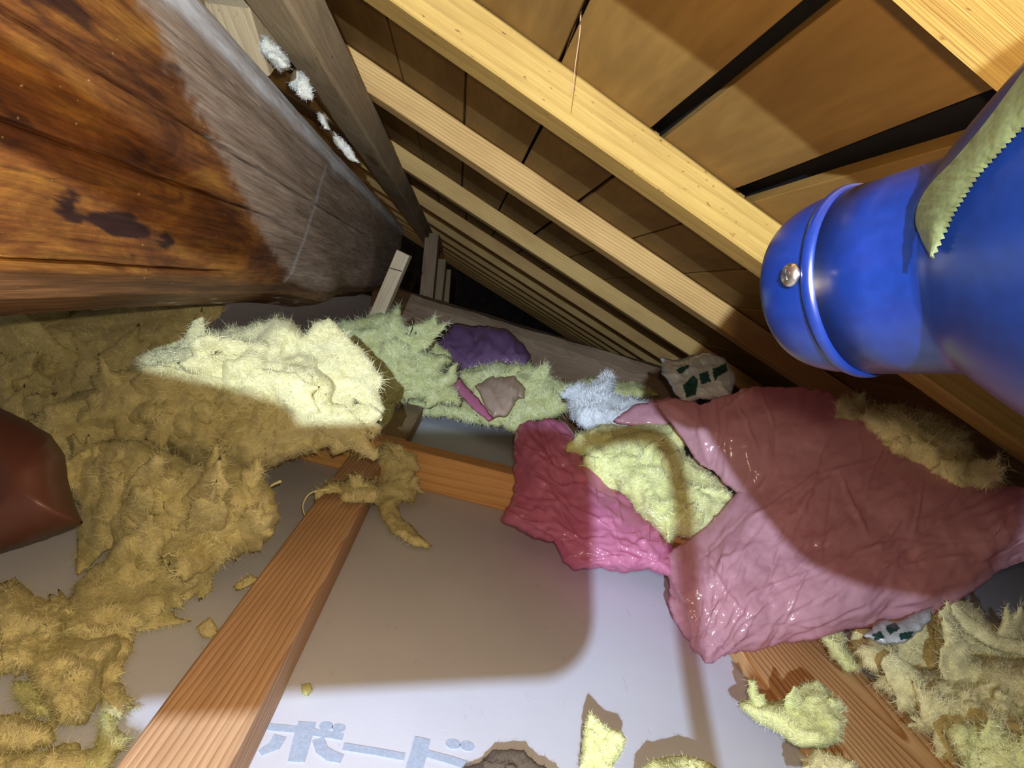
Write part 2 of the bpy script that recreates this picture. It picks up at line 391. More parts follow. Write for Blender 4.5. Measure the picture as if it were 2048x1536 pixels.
def inflate(poly, depth, tf, tb, wpx, spacing, jit, seed, disp, power=.5, floor=0.002, lump=0, dispf=40, ridged=False, aniso=None, closed=True, hook=None, wool=False):
    """closed volume: outline seen from the camera, given a real distance and a front and back thickness"""
    rs = np.random.RandomState(seed)
    Q = densify(poly, max(3.0, spacing * .8), jit, seed)
    v, f, d, bd = tri2d(Q, spacing, rs)
    u = np.clip(d / wpx, 0, 1); prof = (1 - (1 - u) ** 2) ** power; prof[bd] = 0
    dep = depth(v[:, 0], v[:, 1]) if callable(depth) else np.full(len(v), depth)
    dep = np.asarray(dep, float) * np.ones(len(v))
    if floor is not None: dep = np.minimum(dep, flimit(v) - .004)
    R = np.c_[(v[:, 0] - 1024) / FPX, (768 - v[:, 1]) / FPX, np.ones(len(v))]
    lmp = fbm(np.c_[v / 60.0, np.full(len(v), seed * 1.3)], 3) * lump
    fr = R * (dep - tf * prof - lmp * prof)[:, None]
    if closed:
        bidx = np.where(~bd)[0]; mp = np.arange(len(v)); mp[bidx] = len(v) + np.arange(len(bidx))
        bd_ = dep[bidx] + tb * prof[bidx]
        if floor is not None: bd_ = np.minimum(bd_, flimit(v[bidx]) - .001)
        bk = R[bidx] * bd_[:, None]
        P = np.vstack([fr, bk]); Fc = np.vstack([f[:, ::-1], mp[f]])
    else: P = fr; Fc = f[:, ::-1]
    Wd = P @ W.T + CAMP
    n = vnormals(Wd, Fc)
    sc = np.array(aniso if aniso is not None else (1, 1, 1)) * dispf
    q = Wd * sc + seed * 5.1
    q = q + .5 * np.c_[perlin(q * .7), perlin(q * .7 + 9), perlin(q * .7 + 19)]
    px = np.vstack([v, v[bidx]]) if closed else v
    if wool:      # folded, layered and torn: big soft folds, mid ridges, fine crumbs
        q2 = Wd * np.array([52, 52, 90]) * (dispf / 38) + seed * 2.3
        q2 = q2 + 1.1 * np.c_[perlin(q2 * .4), perlin(q2 * .4 + 9), perlin(q2 * .4 + 19)]
        pr2 = np.r_[prof, prof[bidx]] if closed else prof
        amp = disp * (1.2 * fbm(q * .6, 2) + .22 * (fbm(q2 * .5, 2, True) - .35) + .08 * fbm(q2 * 2.3, 2)) * (.35 + .65 * pr2)
    else: amp = disp * fbm(q, 4, ridged)
    if hook is not None: amp = amp + hook(px)
    LASTPX[0] = px
    Wd = Wd + n * amp[:, None]
    if floor is not None: Wd[:, 2] = np.maximum(Wd[:, 2], floor)
    return Wd, Fc
def fibres(Wd, Fc, count, length, width, seed, flow=None, lift=.5):
    rs = np.random.RandomState(seed + 99); Fc = np.asarray(Fc)
    a, b, c = Wd[Fc[:, 0]], Wd[Fc[:, 1]], Wd[Fc[:, 2]]
    cr = np.cross(b - a, c - a); ar = np.linalg.norm(cr, axis=1); ar[np.isnan(ar)] = 0
    wt = ar * np.where((cr @ fwd) < 0, 1.0, .3); k = rs.choice(len(Fc), count, p=wt / wt.sum()); nn = cr[k] / (ar[k][:, None] + 1e-12)
    u, w = rs.rand(count), rs.rand(count); s = u + w > 1; u[s], w[s] = 1 - u[s], 1 - w[s]
    p0 = a[k] + (b[k]-a[k]) * u[:, None] + (c[k]-a[k]) * w[:, None]
    # neighbouring strands run the same way, with some scatter
    q = p0 * 22 + seed
    dirn = np.c_[perlin(q), perlin(q + 40), perlin(q + 80)] * 2.2 + rs.normal(size=(count, 3)) * .42
    dirn -= nn * (dirn * nn).sum(1)[:, None]; dirn /= np.linalg.norm(dirn, axis=1)[:, None] + 1e-9
    L = length * rs.uniform(.35, 1.3, count)[:, None]; li = lift * rs.uniform(.1, 1.0, count)[:, None]
    side = np.cross(dirn, nn); wd = width * rs.uniform(.6, 1.3, count)[:, None]
    curl = rs.normal(size=(count, 3)) * .55
    p1 = p0 + (dirn + nn * li) * L * .5; p2 = p1 + (dirn + nn * li * .2 + curl) * L * .5
    V = np.stack([p0 - side*wd*.5 - nn*.0006, p0 + side*wd*.5 - nn*.0006, p1 - side*wd*.4, p1 + side*wd*.4, p2], 1).reshape(-1, 3)
    V[:, 2] = np.maximum(V[:, 2], .001)
    i = np.arange(count)[:, None] * 5
    T = np.vstack([i + [0, 1, 3], i + [0, 3, 2], i + [2, 3, 4]])
    return V, T
NCL = [0]; LASTPX = [None]
def inpoly(p, poly):
    x, y = p; c = False; n = len(poly)
    for i in range(n):
        (x0, y0), (x1, y1) = poly[i], poly[(i+1) % n]
        if (y0 > y) != (y1 > y) and x < (x1-x0) * (y-y0) / (y1-y0) + x0: c = not c
    return c
def clump(name, poly, depth, tf, tb, mat, label, wpx=60, spacing=7, jit=6, seed=None, disp=.008, fib=900, flen=.012, fwid=.0002, group='torn pieces of glass wool insulation', cat='insulation', lump=.012, dispf=38, aniso=None, floor=.002, lift=.13, flakes=None, fsize=None):
    NCL[0] += 1; seed = seed or NCL[0] * 3 + 1; rs = np.random.RandomState(seed + 500)
    sp = max(3.0, spacing * .72)
    Wd, Fc = inflate(poly, depth, tf, tb, wpx, sp, jit, seed, disp, lump=lump, dispf=dispf, floor=floor, wool=True)
    Vs, Fs, off = [Wd], [Fc], len(Wd)
    P = np.array(poly, float); area = abs(np.sum(P[:, 0] * np.roll(P[:, 1], -1) - P[:, 1] * np.roll(P[:, 0], -1))) / 2
    nf = flakes if flakes is not None else int(min(18, area / 4500)); fs_ = fsize or min(62, max(12, area ** .5 * .16))
    lo, hi = P.min(0), P.max(0); made = 0; tries = 0; base = rs.uniform(0, 3.14)
    while made < nf and tries < 500:
        tries += 1; c = lo + (hi - lo) * rs.rand(2)
        if not inpoly(c, poly) or not (-40 < c[0] < 2090 and c[1] < 1570): continue
        made += 1; rad = fs_ * rs.uniform(.6, 1.5); el = rs.uniform(1.3, 3.2); an = base + rs.normal() * .6
        th = np.linspace(0, 2 * math.pi, 18, False); rr = rad * (1 + .28 * rs.normal(size=18) * .6)
        ex, ey = rr * np.cos(th) * el ** .5, rr * np.sin(th) / el ** .5
        out = np.c_[c[0] + ex * math.cos(an) - ey * math.sin(an), c[1] + ex * math.sin(an) + ey * math.cos(an)]
        din = min(np.hypot(*(P - c).T).min() / wpx, 1)
        pr = (1 - (1 - din) ** 2) ** .5 if din < 1 else 1
        dd = float(depth(c[0], c[1]) if callable(depth) else depth) - tf * pr * .85
        tilt = rs.normal(size=2) * .00022
        fd = (lambda x, y, dd=dd, c=c, tilt=tilt: dd + (x - c[0]) * tilt[0] + (y - c[1]) * tilt[1])
        w2, f2 = inflate(out, fd, tf * .14 + .003, tf * .5 + .006, rad * .7, sp, jit * .6, seed + made * 13, disp * .6, lump=lump * .4, dispf=dispf, floor=floor, wool=True)
        Vs.append(w2); Fs.append(f2 + off); off += len(w2)
    Wd = np.vstack(Vs); Fc = np.vstack(Fs)
    o = mesh_obj(name, Wd, Fc, mat); tag(o, label, cat, group)
    if fib:
        dm = float(np.mean(depth(P[:, 0], P[:, 1]) if callable(depth) else depth))
        V, T = fibres(Wd, Fc, int(min(38000, max(fib * 1.2, area / 2.4))), (.0075 + .006 * dm) * flen / .016, .00062 * dm, seed, lift=lift)
        f = child('loose_fibres', V, T, FIBOF[mat], o, smooth=False); f['kind'] = 'stuff'
    return o
def lean(x0, y0, d0, dtop, y1):
    """depth d0 at row y0 (the base), dtop at row y1 (the top)"""
    return lambda x, y: d0 + (dtop - d0) * np.clip((y0 - y) / (y0 - y1), -.3, 1.2)

# ================================================================== SETTING
# ceiling boards seen from above: the floor of this space
def floor_build():
    nx, ny = 2, 2
    v = []; f = []
    x0, x1, y0, y1 = -2.2, 3.0, -.6, 8.0
    vs = [(x0, y0, -.0125), (x1, y0, -.0125), (x1, y1, -.0125), (x0, y1, -.0125), (x0, y0, 0), (x1, y0, 0), (x1, y1, 0), (x0, y1, 0)]
    fs = [(0, 3, 2, 1), (4, 5, 6, 7), (0, 1, 5, 4), (1, 2, 6, 5), (2, 3, 7, 6), (3, 0, 4, 7)]
    o = mesh_obj('floor', vs, fs, M_GYPS, smooth=False, recentre=False)
    tag(o, 'grey white gypsum ceiling board lying between the joists', kind='structure'); return o
FLOOR = floor_build()
ORG['floor'] = np.zeros(3)

# roof sheathing: dark felt above, planks below
def roof_build():
    n0, r0, r1, y0, y1 = .262, -1.1, 1.62, -.5, 8.0
    c = [roofp(r0, y0, n0), roofp(r1, y0, n0), roofp(r1, y1, n0), roofp(r0, y1, n0)]
    c2 = [p + NV * .01 for p in c]
    o = mesh_obj('ceiling', c + c2, [(0, 1, 2, 3), (7, 6, 5, 4), (0, 4, 5, 1), (1, 5, 6, 2), (2, 6, 7, 3), (3, 7, 4, 0)], M_FELT, smooth=False, recentre=False)
    tag(o, 'sloping roof underside with black felt showing between brown planks', kind='structure')
    ORG[o.name] = np.zeros(3); return o
ROOF = roof_build()
NSH, NRB = .24, .195            # height of plank faces and of rafter bottoms over the eye, along the roof normal
RAFT_Y = [.213, .597, 1.005, 1.575, 2.2, 2.75, 3.3, 3.85, 4.4, 4.95, 5.5, 6.05, 6.6]
def plank(r0, r1, ya, yb, skew=0, dn=0, seed=0, wedge=0):
    g = .0018
    A = roofp((r0 + r1) / 2, ya, NSH + .006 + dn); B = roofp((r0 + r1) / 2 + skew, yb, NSH + .006 + dn)
    o = beam('sheathing_plank', A, B, (r1 - r0) - 2 * g, .012, NV, M_BOARD, bevel=.0008, wob=.0012, parent=ROOF, cuts=14, seed=seed)
    return o
# nearest bay (between first two rafters) and the rest; seams read from the photograph
near = [-.36, -.25, -.145, -.03, .083, .192, .212, .325, .44, .555, .67, .785, .9]
k = 0
for a, b in zip(near, near[1:]):
    k += 1
    if abs(a - .192) < 1e-6: continue                       # the wide open joint
    sk = .0
    if abs(a - .212) < 1e-6: plank(a + .012, b, -.5, .60, -.012, .0, k)
    elif abs(a - .083) < 1e-6: plank(a, b - .014, -.5, .60, .014, 0, k)
    else: plank(a, b, -.5, .60, 0, random.uniform(0, .001), k)
r = -1.02; far = []
while r < 1.55: far.append(r); r += .1165
far = [q + (.0 ) for q in far]
off = (-.134 - far[0]) % .1165
far = [q + off for q in far]
for row, (ya, yb, sh) in enumerate([(.603, 1.90, 0), (1.903, 3.7, .02), (3.703, 7.6, .05)]):
    for a, b in zip(far, far[1:]):
        k += 1; plank(a + sh + .0006, b + sh - .0006, ya, yb, random.uniform(-.003, .003), random.uniform(0, .0012), k)

# rafters
RAFT_LABELS = ['nearest yellow pine rafter crossing the upper right corner', 'wide yellow pine rafter behind the blue tool, grey underside',
   'pale cedar rafter with a brown knot, behind the wide yellow rafter', 'pale rafter, next one beyond the knotted cedar rafter',
   'fourth receding rafter, narrow pale band beside the purlin', 'fifth receding rafter counted from the knotted one', 'thin distant rafter, sixth in the receding row',
   'thin distant rafter, seventh in the receding row']
for i, y in enumerate(RAFT_Y):
    m = [M_RAFT, M_RAFT, M_RAFT2, M_RAFT3][min(i, 3)] if i < 4 else (M_RAFT3 if i % 2 else M_RAFT2)
    nb = .178 if i == 0 else NRB; hh = NSH - nb - .001; y = .1923 if i == 0 else y
    rr0 = -1.0 if i else -.5
    o = beam('rafter', roofp(rr0, y, nb + hh / 2), roofp(1.5, y, nb + hh / 2), .048, hh, NV, m, bevel=.002, wob=.0016, cuts=60, seed=i)
    tag(o, RAFT_LABELS[i] if i < len(RAFT_LABELS) else 'faint thin distant rafter, %s in the receding row' % ['eighth', 'ninth', 'tenth', 'eleventh', 'twelfth'][i - 8], 'rafter', 'rafters of the roof slope')

# far end wall and eave closure, dark timber boards
def wall(name, c, mat, label):
    o = mesh_obj(name, c, [(0, 1, 2, 3), (7, 6, 5, 4), (0, 4, 5, 1), (1, 5, 6, 2), (2, 6, 7, 3), (3, 7, 4, 0)], mat, smooth=False, recentre=False)
    return tag(o, label, kind='structure')
def boxc(x0, x1, y0, y1, z0, z1): return [(x0, y0, z0), (x1, y0, z0), (x1, y1, z0), (x0, y1, z0), (x0, y0, z1), (x1, y0, z1), (x1, y1, z1), (x0, y1, z1)]
M_WALL = plain('dark_end_wall', (.05, .04, .035), .9, .1, 8, .4)
wall('wall_back', boxc(-2.2, 3.0, 7.7, 7.75, 0, 1.5), M_WALL, 'dark far end of the roof space')

# ------------------------------------------------------------------ great log
def lat(x, y):
    d = W @ ray(x, y); return d[0] / d[1], d[2] / d[1]
def log_build():
    nL, nG = 420, 190
    Y0, Y1 = .02, 2.06
    # section (X, Z over the eye) counter-clockwise from the top rear, down the face, round the belly
    tx, tz = lat(410, 0); t2x, t2z = lat(830, 480)
    bx, bz = lat(0, 650); b2x, b2z = lat(560, 593)
    FX = -.235
    top = FX * (tz / tx + t2z / t2x) / 2; bot = (FX - .05) * .5 * (bz / bx + b2z / b2x)
    sec = np.array([(FX - .30, top + .01), (FX - .15, top + .016), (FX - .03, top + .012), (FX - .006, top), (FX, top - .012), (FX + .002, top * .66 + bot * .34),
                    (FX + .002, top * .4 + bot * .6), (FX, top * .2 + bot * .8), (FX - .012, top * .08 + bot * .92), (FX - .05, bot), (FX - .11, bot - .012), (FX - .2, bot - .012), (FX - .29, bot + .03), (FX - .34, (top + bot) / 2)])
    lens = np.r_[0, np.cumsum(np.linalg.norm(np.diff(np.vstack([sec, sec[:1]]), axis=0), axis=1))]
    # sample densely on the visible face
    tt = np.concatenate([np.linspace(0, lens[2], 12, False), np.linspace(lens[2], lens[9], 250, False), np.linspace(lens[9], lens[14], 38, False)])
    nG = len(tt); sx = np.interp(tt, lens, np.r_[sec[:, 0], sec[0, 0]]); sz = np.interp(tt, lens, np.r_[sec[:, 1], sec[0, 1]])
    ys = Y0 + (Y1 - Y0) * np.linspace(0, 1, nL) ** 1.25
    cx, cz = FX - .17, (top + bot) / 2
    XX, YY = np.meshgrid(sx, ys); ZZ = np.meshgrid(sz, ys)[0]; TT = np.meshgrid(tt, ys)[0]
    P = np.c_[XX.ravel(), YY.ravel(), ZZ.ravel()]; T = TT.ravel(); Yv = YY.ravel()
    nx, nz = P[:, 0] - cx, P[:, 2] - cz; ln = np.hypot(nx / 1.0, nz / 1.0); nx, nz = nx / ln, nz / ln
    face = (T > lens[2]) & (T < lens[9])
    f0, f1 = lens[3], lens[9]; v = (T - f0) / (f1 - f0)          # 0 at the top edge, 1 at the belly
    amp = .004 * fbm(np.c_[P[:, 0] * 9, P[:, 1] * 2.2, P[:, 2] * 9], 3) + .0012 * fbm(np.c_[P[:, 0] * 120, P[:, 1] * 7, P[:, 2] * 120], 3)
    # long drying cracks
    def crack(v0, v1, ya, yb, w, dep, s):
        c = v0 + (v1 - v0) * (Yv - ya) / (yb - ya) + .006 * fbm(np.c_[Yv * 14, Yv * 0 + s, Yv * 0], 3)
        e = np.clip((Yv - ya) / .05, 0, 1) * np.clip((yb - Yv) / .12, 0, 1)
        ww = w * (.6 + .7 * np.abs(perlin(np.c_[Yv * 9 + s, Yv * 0 + 2.2, Yv * 0])))
        return -dep * e * np.exp(-((v - c) / ww) ** 2)
    amp = amp + crack(.335, .36, .02, 1.5, .0045, .035, 1) + crack(.52, .50, .02, .75, .004, .014, 2) + crack(.775, .75, .02, .62, .006, .014, 3) + crack(.15, .12, .4, .8, .003, .004, 4)
    # a swelling round a branch stub near the far end
    amp = amp + .022 * np.exp(-((Yv - 1.02) / .13) ** 2 - ((v - .88) / .2) ** 2)
    # the far end is axed round
    e = np.clip((Yv - 1.55) / (Y1 - 1.55), 0, 1)
    P[:, 2] += np.where(P[:, 2] < cz, (cz - P[:, 2]) * .55 * e ** 2.2, 0)
    P[:, 0] += nx * amp; P[:, 2] += nz * amp
    P[:, 2] += H
    fs = []
    idx = np.arange(nL * nG).reshape(nL, nG); a = idx[:-1]; b = idx[1:]
    q = np.stack([a, np.roll(a, -1, 1), np.roll(b, -1, 1), b], -1).reshape(-1, 4).tolist()
    q.append(tuple(idx[0, ::-1])); q.append(tuple(idx[-1]))
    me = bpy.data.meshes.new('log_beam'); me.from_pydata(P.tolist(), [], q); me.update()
    me.polygons.foreach_set('use_smooth', [True] * len(me.polygons))
    # markings: orange tone and painted hand shadow, dust on the upper arris, black patches
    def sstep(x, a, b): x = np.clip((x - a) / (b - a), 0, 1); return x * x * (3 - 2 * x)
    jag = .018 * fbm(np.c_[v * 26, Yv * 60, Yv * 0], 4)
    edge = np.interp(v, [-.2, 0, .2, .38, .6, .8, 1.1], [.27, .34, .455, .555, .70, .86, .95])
    stain_and_shade = 1 - sstep(Yv + jag * 2.5, edge - .035, edge + .02)  # orange brown tone whose edge paints in the hand's shadow
    blotch = fbm(np.c_[Yv * 9, v * 9, Yv * 0 + 3], 4)
    fineb = fbm(np.c_[Yv * 30, v * 24, Yv * 0 + 5], 4)
    patch = sstep(.8 - np.hypot((Yv - .40) / .085, (v - .65 - .25 * (Yv - .40)) / .06) + blotch * 1.3 + fineb * .9, .0, .2) * (Yv < .56)
    patch = np.maximum(patch, .75 * sstep(blotch + .6 * fineb, .22, .42) * (Yv < .5) * (v > .1))
    dust = (sstep(-v, -.115, -.075) * (.7 + .5 * fbm(np.c_[Yv * 40, v * 90, Yv * 0], 3)) + .5 * sstep(-v, -.2, -.08) * sstep(blotch, -.1, .5)) * sstep(Yv, .2, .42)
    dust = np.maximum(dust, .8 * np.exp(-((Yv - (.93 - .16 * v)) / .006) ** 2) * (v > .12) * (v < .78) * (.6 + .6 * perlin(np.c_[v * 60, Yv * 0, Yv * 0])))
    dust = np.maximum(dust, .7 * sstep(fbm(np.c_[Yv * 22, v * 22, Yv * 0 + 8], 4), .12, .4) * (v > .86) * sstep(Yv, .5, .6))
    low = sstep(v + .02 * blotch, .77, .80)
    for nm, val in (('stain_and_shade', stain_and_shade), ('patch', patch), ('dust', np.clip(dust, 0, 1)), ('low', low)):
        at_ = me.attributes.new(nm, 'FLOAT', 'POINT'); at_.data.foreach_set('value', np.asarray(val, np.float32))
    m, t, p, out = newmat('old_log')
    def A(nm): n = t.nodes.new('ShaderNodeAttribute'); n.attribute_name = nm; return n.outputs['Fac']
    g1 = noise(t, mapped(t, scale=(34, 2.6, 34)), 1, 5, .6, .8); g2 = noise(t, mapped(t, scale=(420, 16, 420)), 1, 3); g3 = noise(t, mapped(t, scale=(22, 6, 22)), 1, 8, .68, 1.2)
    grey = ramp(t, g1, [(.3, (.27, .19, .13)), (.7, (.47, .36, .27))])
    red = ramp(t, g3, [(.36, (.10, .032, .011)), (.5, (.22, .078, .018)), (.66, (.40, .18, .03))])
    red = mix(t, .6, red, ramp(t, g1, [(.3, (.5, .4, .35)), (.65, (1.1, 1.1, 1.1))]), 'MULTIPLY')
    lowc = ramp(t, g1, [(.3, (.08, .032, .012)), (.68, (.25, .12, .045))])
    c = mix(t, A('stain_and_shade'), grey, red)
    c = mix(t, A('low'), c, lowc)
    c = mix(t, A('patch'), c, (.035, .012, .010))
    c = mix(t, .65, c, ramp(t, g2, [(.32, (.42, .40, .38)), (.62, (1, 1, 1))]), 'MULTIPLY')
    g4 = noise(t, mapped(t, scale=(150, 9, 150)), 1, 5, .65, 1.0)
    c = mix(t, .7, c, ramp(t, g4, [(.34, (.45, .42, .40)), (.58, (1.05, 1.05, 1.05))]), 'MULTIPLY')
    g5 = noise(t, mapped(t, scale=(260, 150, 260)), 1, 2)
    c = mix(t, 1.0, c, ramp(t, g5, [(.72, (0, 0, 0)), (.76, (.22, .17, .10))]), 'ADD')
    c = mix(t, A('dust'), c, (.55, .55, .55))
    t.links.new(c, p.inputs['Base Color']); p.inputs['Roughness'].default_value = .62; p.inputs['Specular IOR Level'].default_value = .3
    bump(t, p, g4, .6, .003)
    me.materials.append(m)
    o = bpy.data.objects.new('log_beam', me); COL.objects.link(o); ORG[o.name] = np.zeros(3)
    tag(o, 'huge old log beam, orange brown with painted hand shadow, cracked, along the left', 'beam'); return o, top, bot, FX
LOG, LTOP, LBOT, LFX = log_build()

# grey purlin the rafters rest on
def purlin():
    a = lat(655, 0); b = lat(905, 550); ar = .5 * (a[0] / a[1] + b[0] / b[1])
    # right upper arris under the rafters: solve for the point of that direction at roof height NRB
    nvx, nvz = NV[0], NV[2]; k = (NRB - .0005) / (ar * nvx + nvz); Ax, Az = ar * k, k
    w, h = .060, .050
    c = np.array([Ax - w / 2 * .94 - .008, 0, Az - h / 2 + .004])
    ang = RV * .5 + np.array([.5, 0, 0])
    upv = nrm(NV + np.array([0, 0, 1.0]))
    o = beam('purlin', c + [0, -.15, H], c + [0, 4.6, H], w, h, upv, M_GREY, bevel=.004, wob=.002, cuts=90, seed=3)
    tag(o, 'grey square purlin between the log beam and the rafters', 'purlin'); return c
PUR = purlin()
# weathered blocks behind the top of the log
o = beam('wood_block', at(470, -10, .60), at(512, 125, .66), .050, .05, fwd, M_GREY, seed=5); tag(o, 'grey weathered wood block wedged between log and purlin', 'block')
o = beam('wood_block', at(432, -40, .62), at(442, 30, .66), .03, .03, fwd, M_RAFT, seed=6); tag(o, 'small yellow wood block at the top edge above the log', 'block')

# ------------------------------------------------------------------ joists
def joist(name, x, w, h, ya, yb, mat, label, seed):
    o = beam(name, (x, ya, h / 2), (x, yb, h / 2), w, h, (0, 0, 1), mat, bevel=.0025, wob=.0006, cuts=60, seed=seed)
    return tag(o, label, 'joist', 'ceiling joists')
def strip_joist(A, B, w, h, mat, label, seed):
    A, B = np.array(A), np.array(B)
    o = beam('ceiling_joist', [A[0], A[1], h / 2], [B[0], B[1], h / 2], w, h, (0, 0, 1), mat, bevel=.0025, wob=.0006, cuts=60, seed=seed)
    return tag(o, label, 'joist', 'ceiling joists')
JH = .045
strip_joist((-.1075, .02), (-.089, .846), .056, JH, M_JOIST, 'reddish joist running from the bottom left edge to the cross joist', 1)
xl, xr = onfloor(1480, 1298, .02)[0], onfloor(1790, 1402, .02)[0]
strip_joist(((xl + xr) / 2, -.1), ((xl + xr) / 2, 1.9), xr - xl, .02, M_JOIST2, 'wide striped joist at lower right under the pink bag', 2)
cjA, cjB = (-.42, .985), (.43, .80)
strip_joist(cjA, cjB, .048, .062, M_CROSS, 'orange cross joist carrying a draped wad of yellow insulation', 3)
o = beam('ceiling_joist', onfloor(782, 893, .02), onfloor(862, 765, .02), .05, .04, (0, 0, 1), M_GREY, seed=9); tag(o, 'small grey joist on the far ceiling board behind the cross joist', 'joist', 'ceiling joists')
# leaning hanger with a saw cut
hgA, hgB = at(752, 640, 1.50), at(809, 506, 1.46)
hd = beam('hanger_batten', hgA - (hgB - hgA) * 1.35, hgB, .037, .03, -fwd, M_BATTEN, bevel=.0012, seed=12)
tag(hd, 'pale upright wooden batten with a pencil line, leaning behind insulation', 'batten')
q = nrm(hgB - hgA); s = nrm(np.cross(q, fwd)); bp = hgA + (hgB - hgA) * .76 - fwd * .0165
lv = [bp - s * .0165, bp + s * .0165 - q * .006, bp + s * .0165 - q * .0085, bp - s * .0165 - q * .0025]
lv = np.array(lv); mi = hd.matrix_world.inverted()
me = bpy.data.meshes.new('pencil_line'); me.from_pydata([tuple(mi @ Vector(v_)) for v_ in np.vstack([lv, lv + fwd * .001])], [], [(0, 1, 2, 3), (7, 6, 5, 4), (0, 4, 5, 1), (2, 6, 7, 3)]); me.materials.append(M_SLOT)
o = bpy.data.objects.new('pencil_line', me); COL.objects.link(o); o.parent = hd

# ------------------------------------------------------------------ far timbers
eA, eB = at(770, 612, 2.75), at(1400, 812, 2.1)
o = beam('eave_log', eA, eB, .22, .20, (0, 0, 1), M_DARK, bevel=.035, wob=.012, cuts=80, seed=21); tag(o, 'dark brown squared log lying along the eave behind the insulation', 'beam')
for (xa, ya, xb, yb, d, w, lab) in [(866, 470, 850, 640, 2.9, .07, 'dark upright post beyond the end of the log beam'), (884, 520, 872, 640, 3.0, .05, 'brown upright post lit at the far end of the log'), (897, 540, 890, 640, 3.3, .035, 'thin upright post farthest back beneath the purlin')]:
    o = beam('upright_post', at(xb, yb, d), at(xa, ya, d), w, w, fwd, M_GREY if 'brown' in lab or 'thin' in lab else M_DARK, seed=31 + xa); tag(o, lab, 'post', 'far posts')

# ================================================================== printed letters on the board
def lettering():
    vs, fs = [], []; lev = [0]
    def stroke(pts, w):
        lev[0] += .00006
        pts = [onfloor(x, y, 0.0004 + lev[0]) for x, y in pts]; pts = np.array(pts); n = len(pts); w = np.broadcast_to(w, n); b = len(vs)
        for i, p in enumerate(pts):
            t_ = nrm(pts[min(i+1, n-1)] - pts[max(0, i-1)]); s_ = np.cross((0, 0, 1), t_)
            for zz in (0, .0006):
                vs.append(p - s_ * w[i] / 2 + [0, 0, zz - .0004]); vs.append(p + s_ * w[i] / 2 + [0, 0, zz - .0004])
        for i in range(n - 1):
            a, c = b + i * 4, b + i * 4 + 4
            fs.extend([(a+2, a+3, c+3, c+2), (a, c, c+1, a+1), (a, a+2, c+2, c), (a+1, c+1, c+3, a+3)])
        fs.extend([(b, b+1, b+3, b+2), (b+4*n-4, b+4*n-2, b+4*n-1, b+4*n-3)])
    def dot(x, y, r):
        c = onfloor(x, y); b = len(vs); n = 14
        for zz in (0, .0006):
            for k in range(n): vs.append(c + [r * 1.25 * math.cos(6.2832 * k / n), r * math.sin(6.2832 * k / n), zz])
        fs.append(tuple(b + n + k for k in range(n)))
        for k in range(n): fs.append((b + k, b + (k+1) % n, b + n + (k+1) % n, b + n + k))
    stroke([(520, 1452), (600, 1460), (686, 1474)], .0062)                    # first character
    stroke([(614, 1444), (604, 1480), (592, 1524)], [.0125, .0125, .011])
    stroke([(560, 1472), (548, 1492), (520, 1506)], [.009, .009, .005])
    stroke([(636, 1478), (644, 1500), (662, 1512), (684, 1518)], [.008, .0085, .009, .007])
    dot(652, 1453, .0040); dot(677, 1457, .0040)
    stroke([(686, 1493), (750, 1503), (809, 1514)], .0062)                    # long dash
    stroke([(845, 1476), (838, 1505), (826, 1545)], .0120)                    # second character
    stroke([(850, 1506), (900, 1520), (950, 1536)], [.0062, .007, .007])
    dot(906, 1489, .0046); dot(934, 1493, .0046)
    o = child('printed_lettering', vs, fs, M_PRINT, FLOOR, smooth=False); o['label'] = 'blue grey printed characters on the board'
lettering()

# ================================================================== insulation
Y = WOOL_Y; G = WOOL_G
clump('insulation_batt', [(-60, 640), (60, 628), (180, 615), (300, 612), (368, 628), (386, 690), (420, 760), (360, 850), (220, 900), (160, 990), (60, 1010), (-60, 940)],
      lean(0, 1000, .74, .84, 620), .05, .06, Y, 'big dull yellow insulation heap filling the space under the log', wpx=150, spacing=9, disp=.014, fib=5000, flen=.02, lump=.035, dispf=22)
clump('insulation_clump', [(305, 738), (350, 698), (396, 668), (440, 662), (500, 650), (548, 636), (572, 640), (594, 656), (622, 684), (655, 712), (684, 742), (694, 782), (672, 800), (696, 832), (704, 862), (672, 872), (640, 880), (636, 906), (600, 908), (560, 932), (500, 945), (440, 960), (380, 930), (300, 884), (235, 872), (180, 905), (100, 870), (60, 830), (150, 785), (240, 772)],
      lean(0, 960, .66, .74, 640), .06, .05, Y, 'large yellow insulation mass with a brightly lit white crest left of centre', wpx=100, spacing=7, disp=.012, fib=7000, flen=.02, lump=.03, dispf=26)
clump('insulation_clump', [(168, 905), (200, 880), (262, 876), (330, 902), (400, 930), (470, 936), (520, 952), (548, 985), (562, 1030), (548, 1072), (505, 1092), (470, 1120), (425, 1112), (400, 1132), (330, 1135), (262, 1152), (205, 1135), (232, 1090), (200, 1040), (152, 992), (146, 950)],
      lean(0, 1140, .53, .60, 880), .05, .025, Y, 'yellow insulation clump beside the reddish plastic, above the torn flap', wpx=80, spacing=6, disp=.010, fib=6000, flen=.017, lump=.025, dispf=30)
clump('insulation_flap', [(155, 1165), (190, 1130), (250, 1092), (330, 1060), (402, 1085), (432, 1140), (385, 1180), (335, 1215), (290, 1252), (240, 1284), (180, 1296), (120, 1275), (92, 1232), (140, 1192)],
      lean(0, 1290, .47, .555, 1060), .022, .03, Y, 'torn yellow insulation flap lying diagonally on the board, lower left', wpx=45, spacing=5, disp=.005, fib=2600, flen=.014, lump=.012, dispf=40, aniso=(1, .4, 1))
clump('insulation_clump', [(-50, 1180), (0, 1165), (30, 1155), (62, 1185), (122, 1215), (138, 1250), (100, 1302), (60, 1330), (0, 1350), (-50, 1350)],
      lean(0, 1340, .42, .47, 1160), .04, .03, Y, 'rounded yellow insulation lump at the left edge below the reddish plastic', wpx=55, spacing=6, disp=.008, fib=2500, lump=.015)
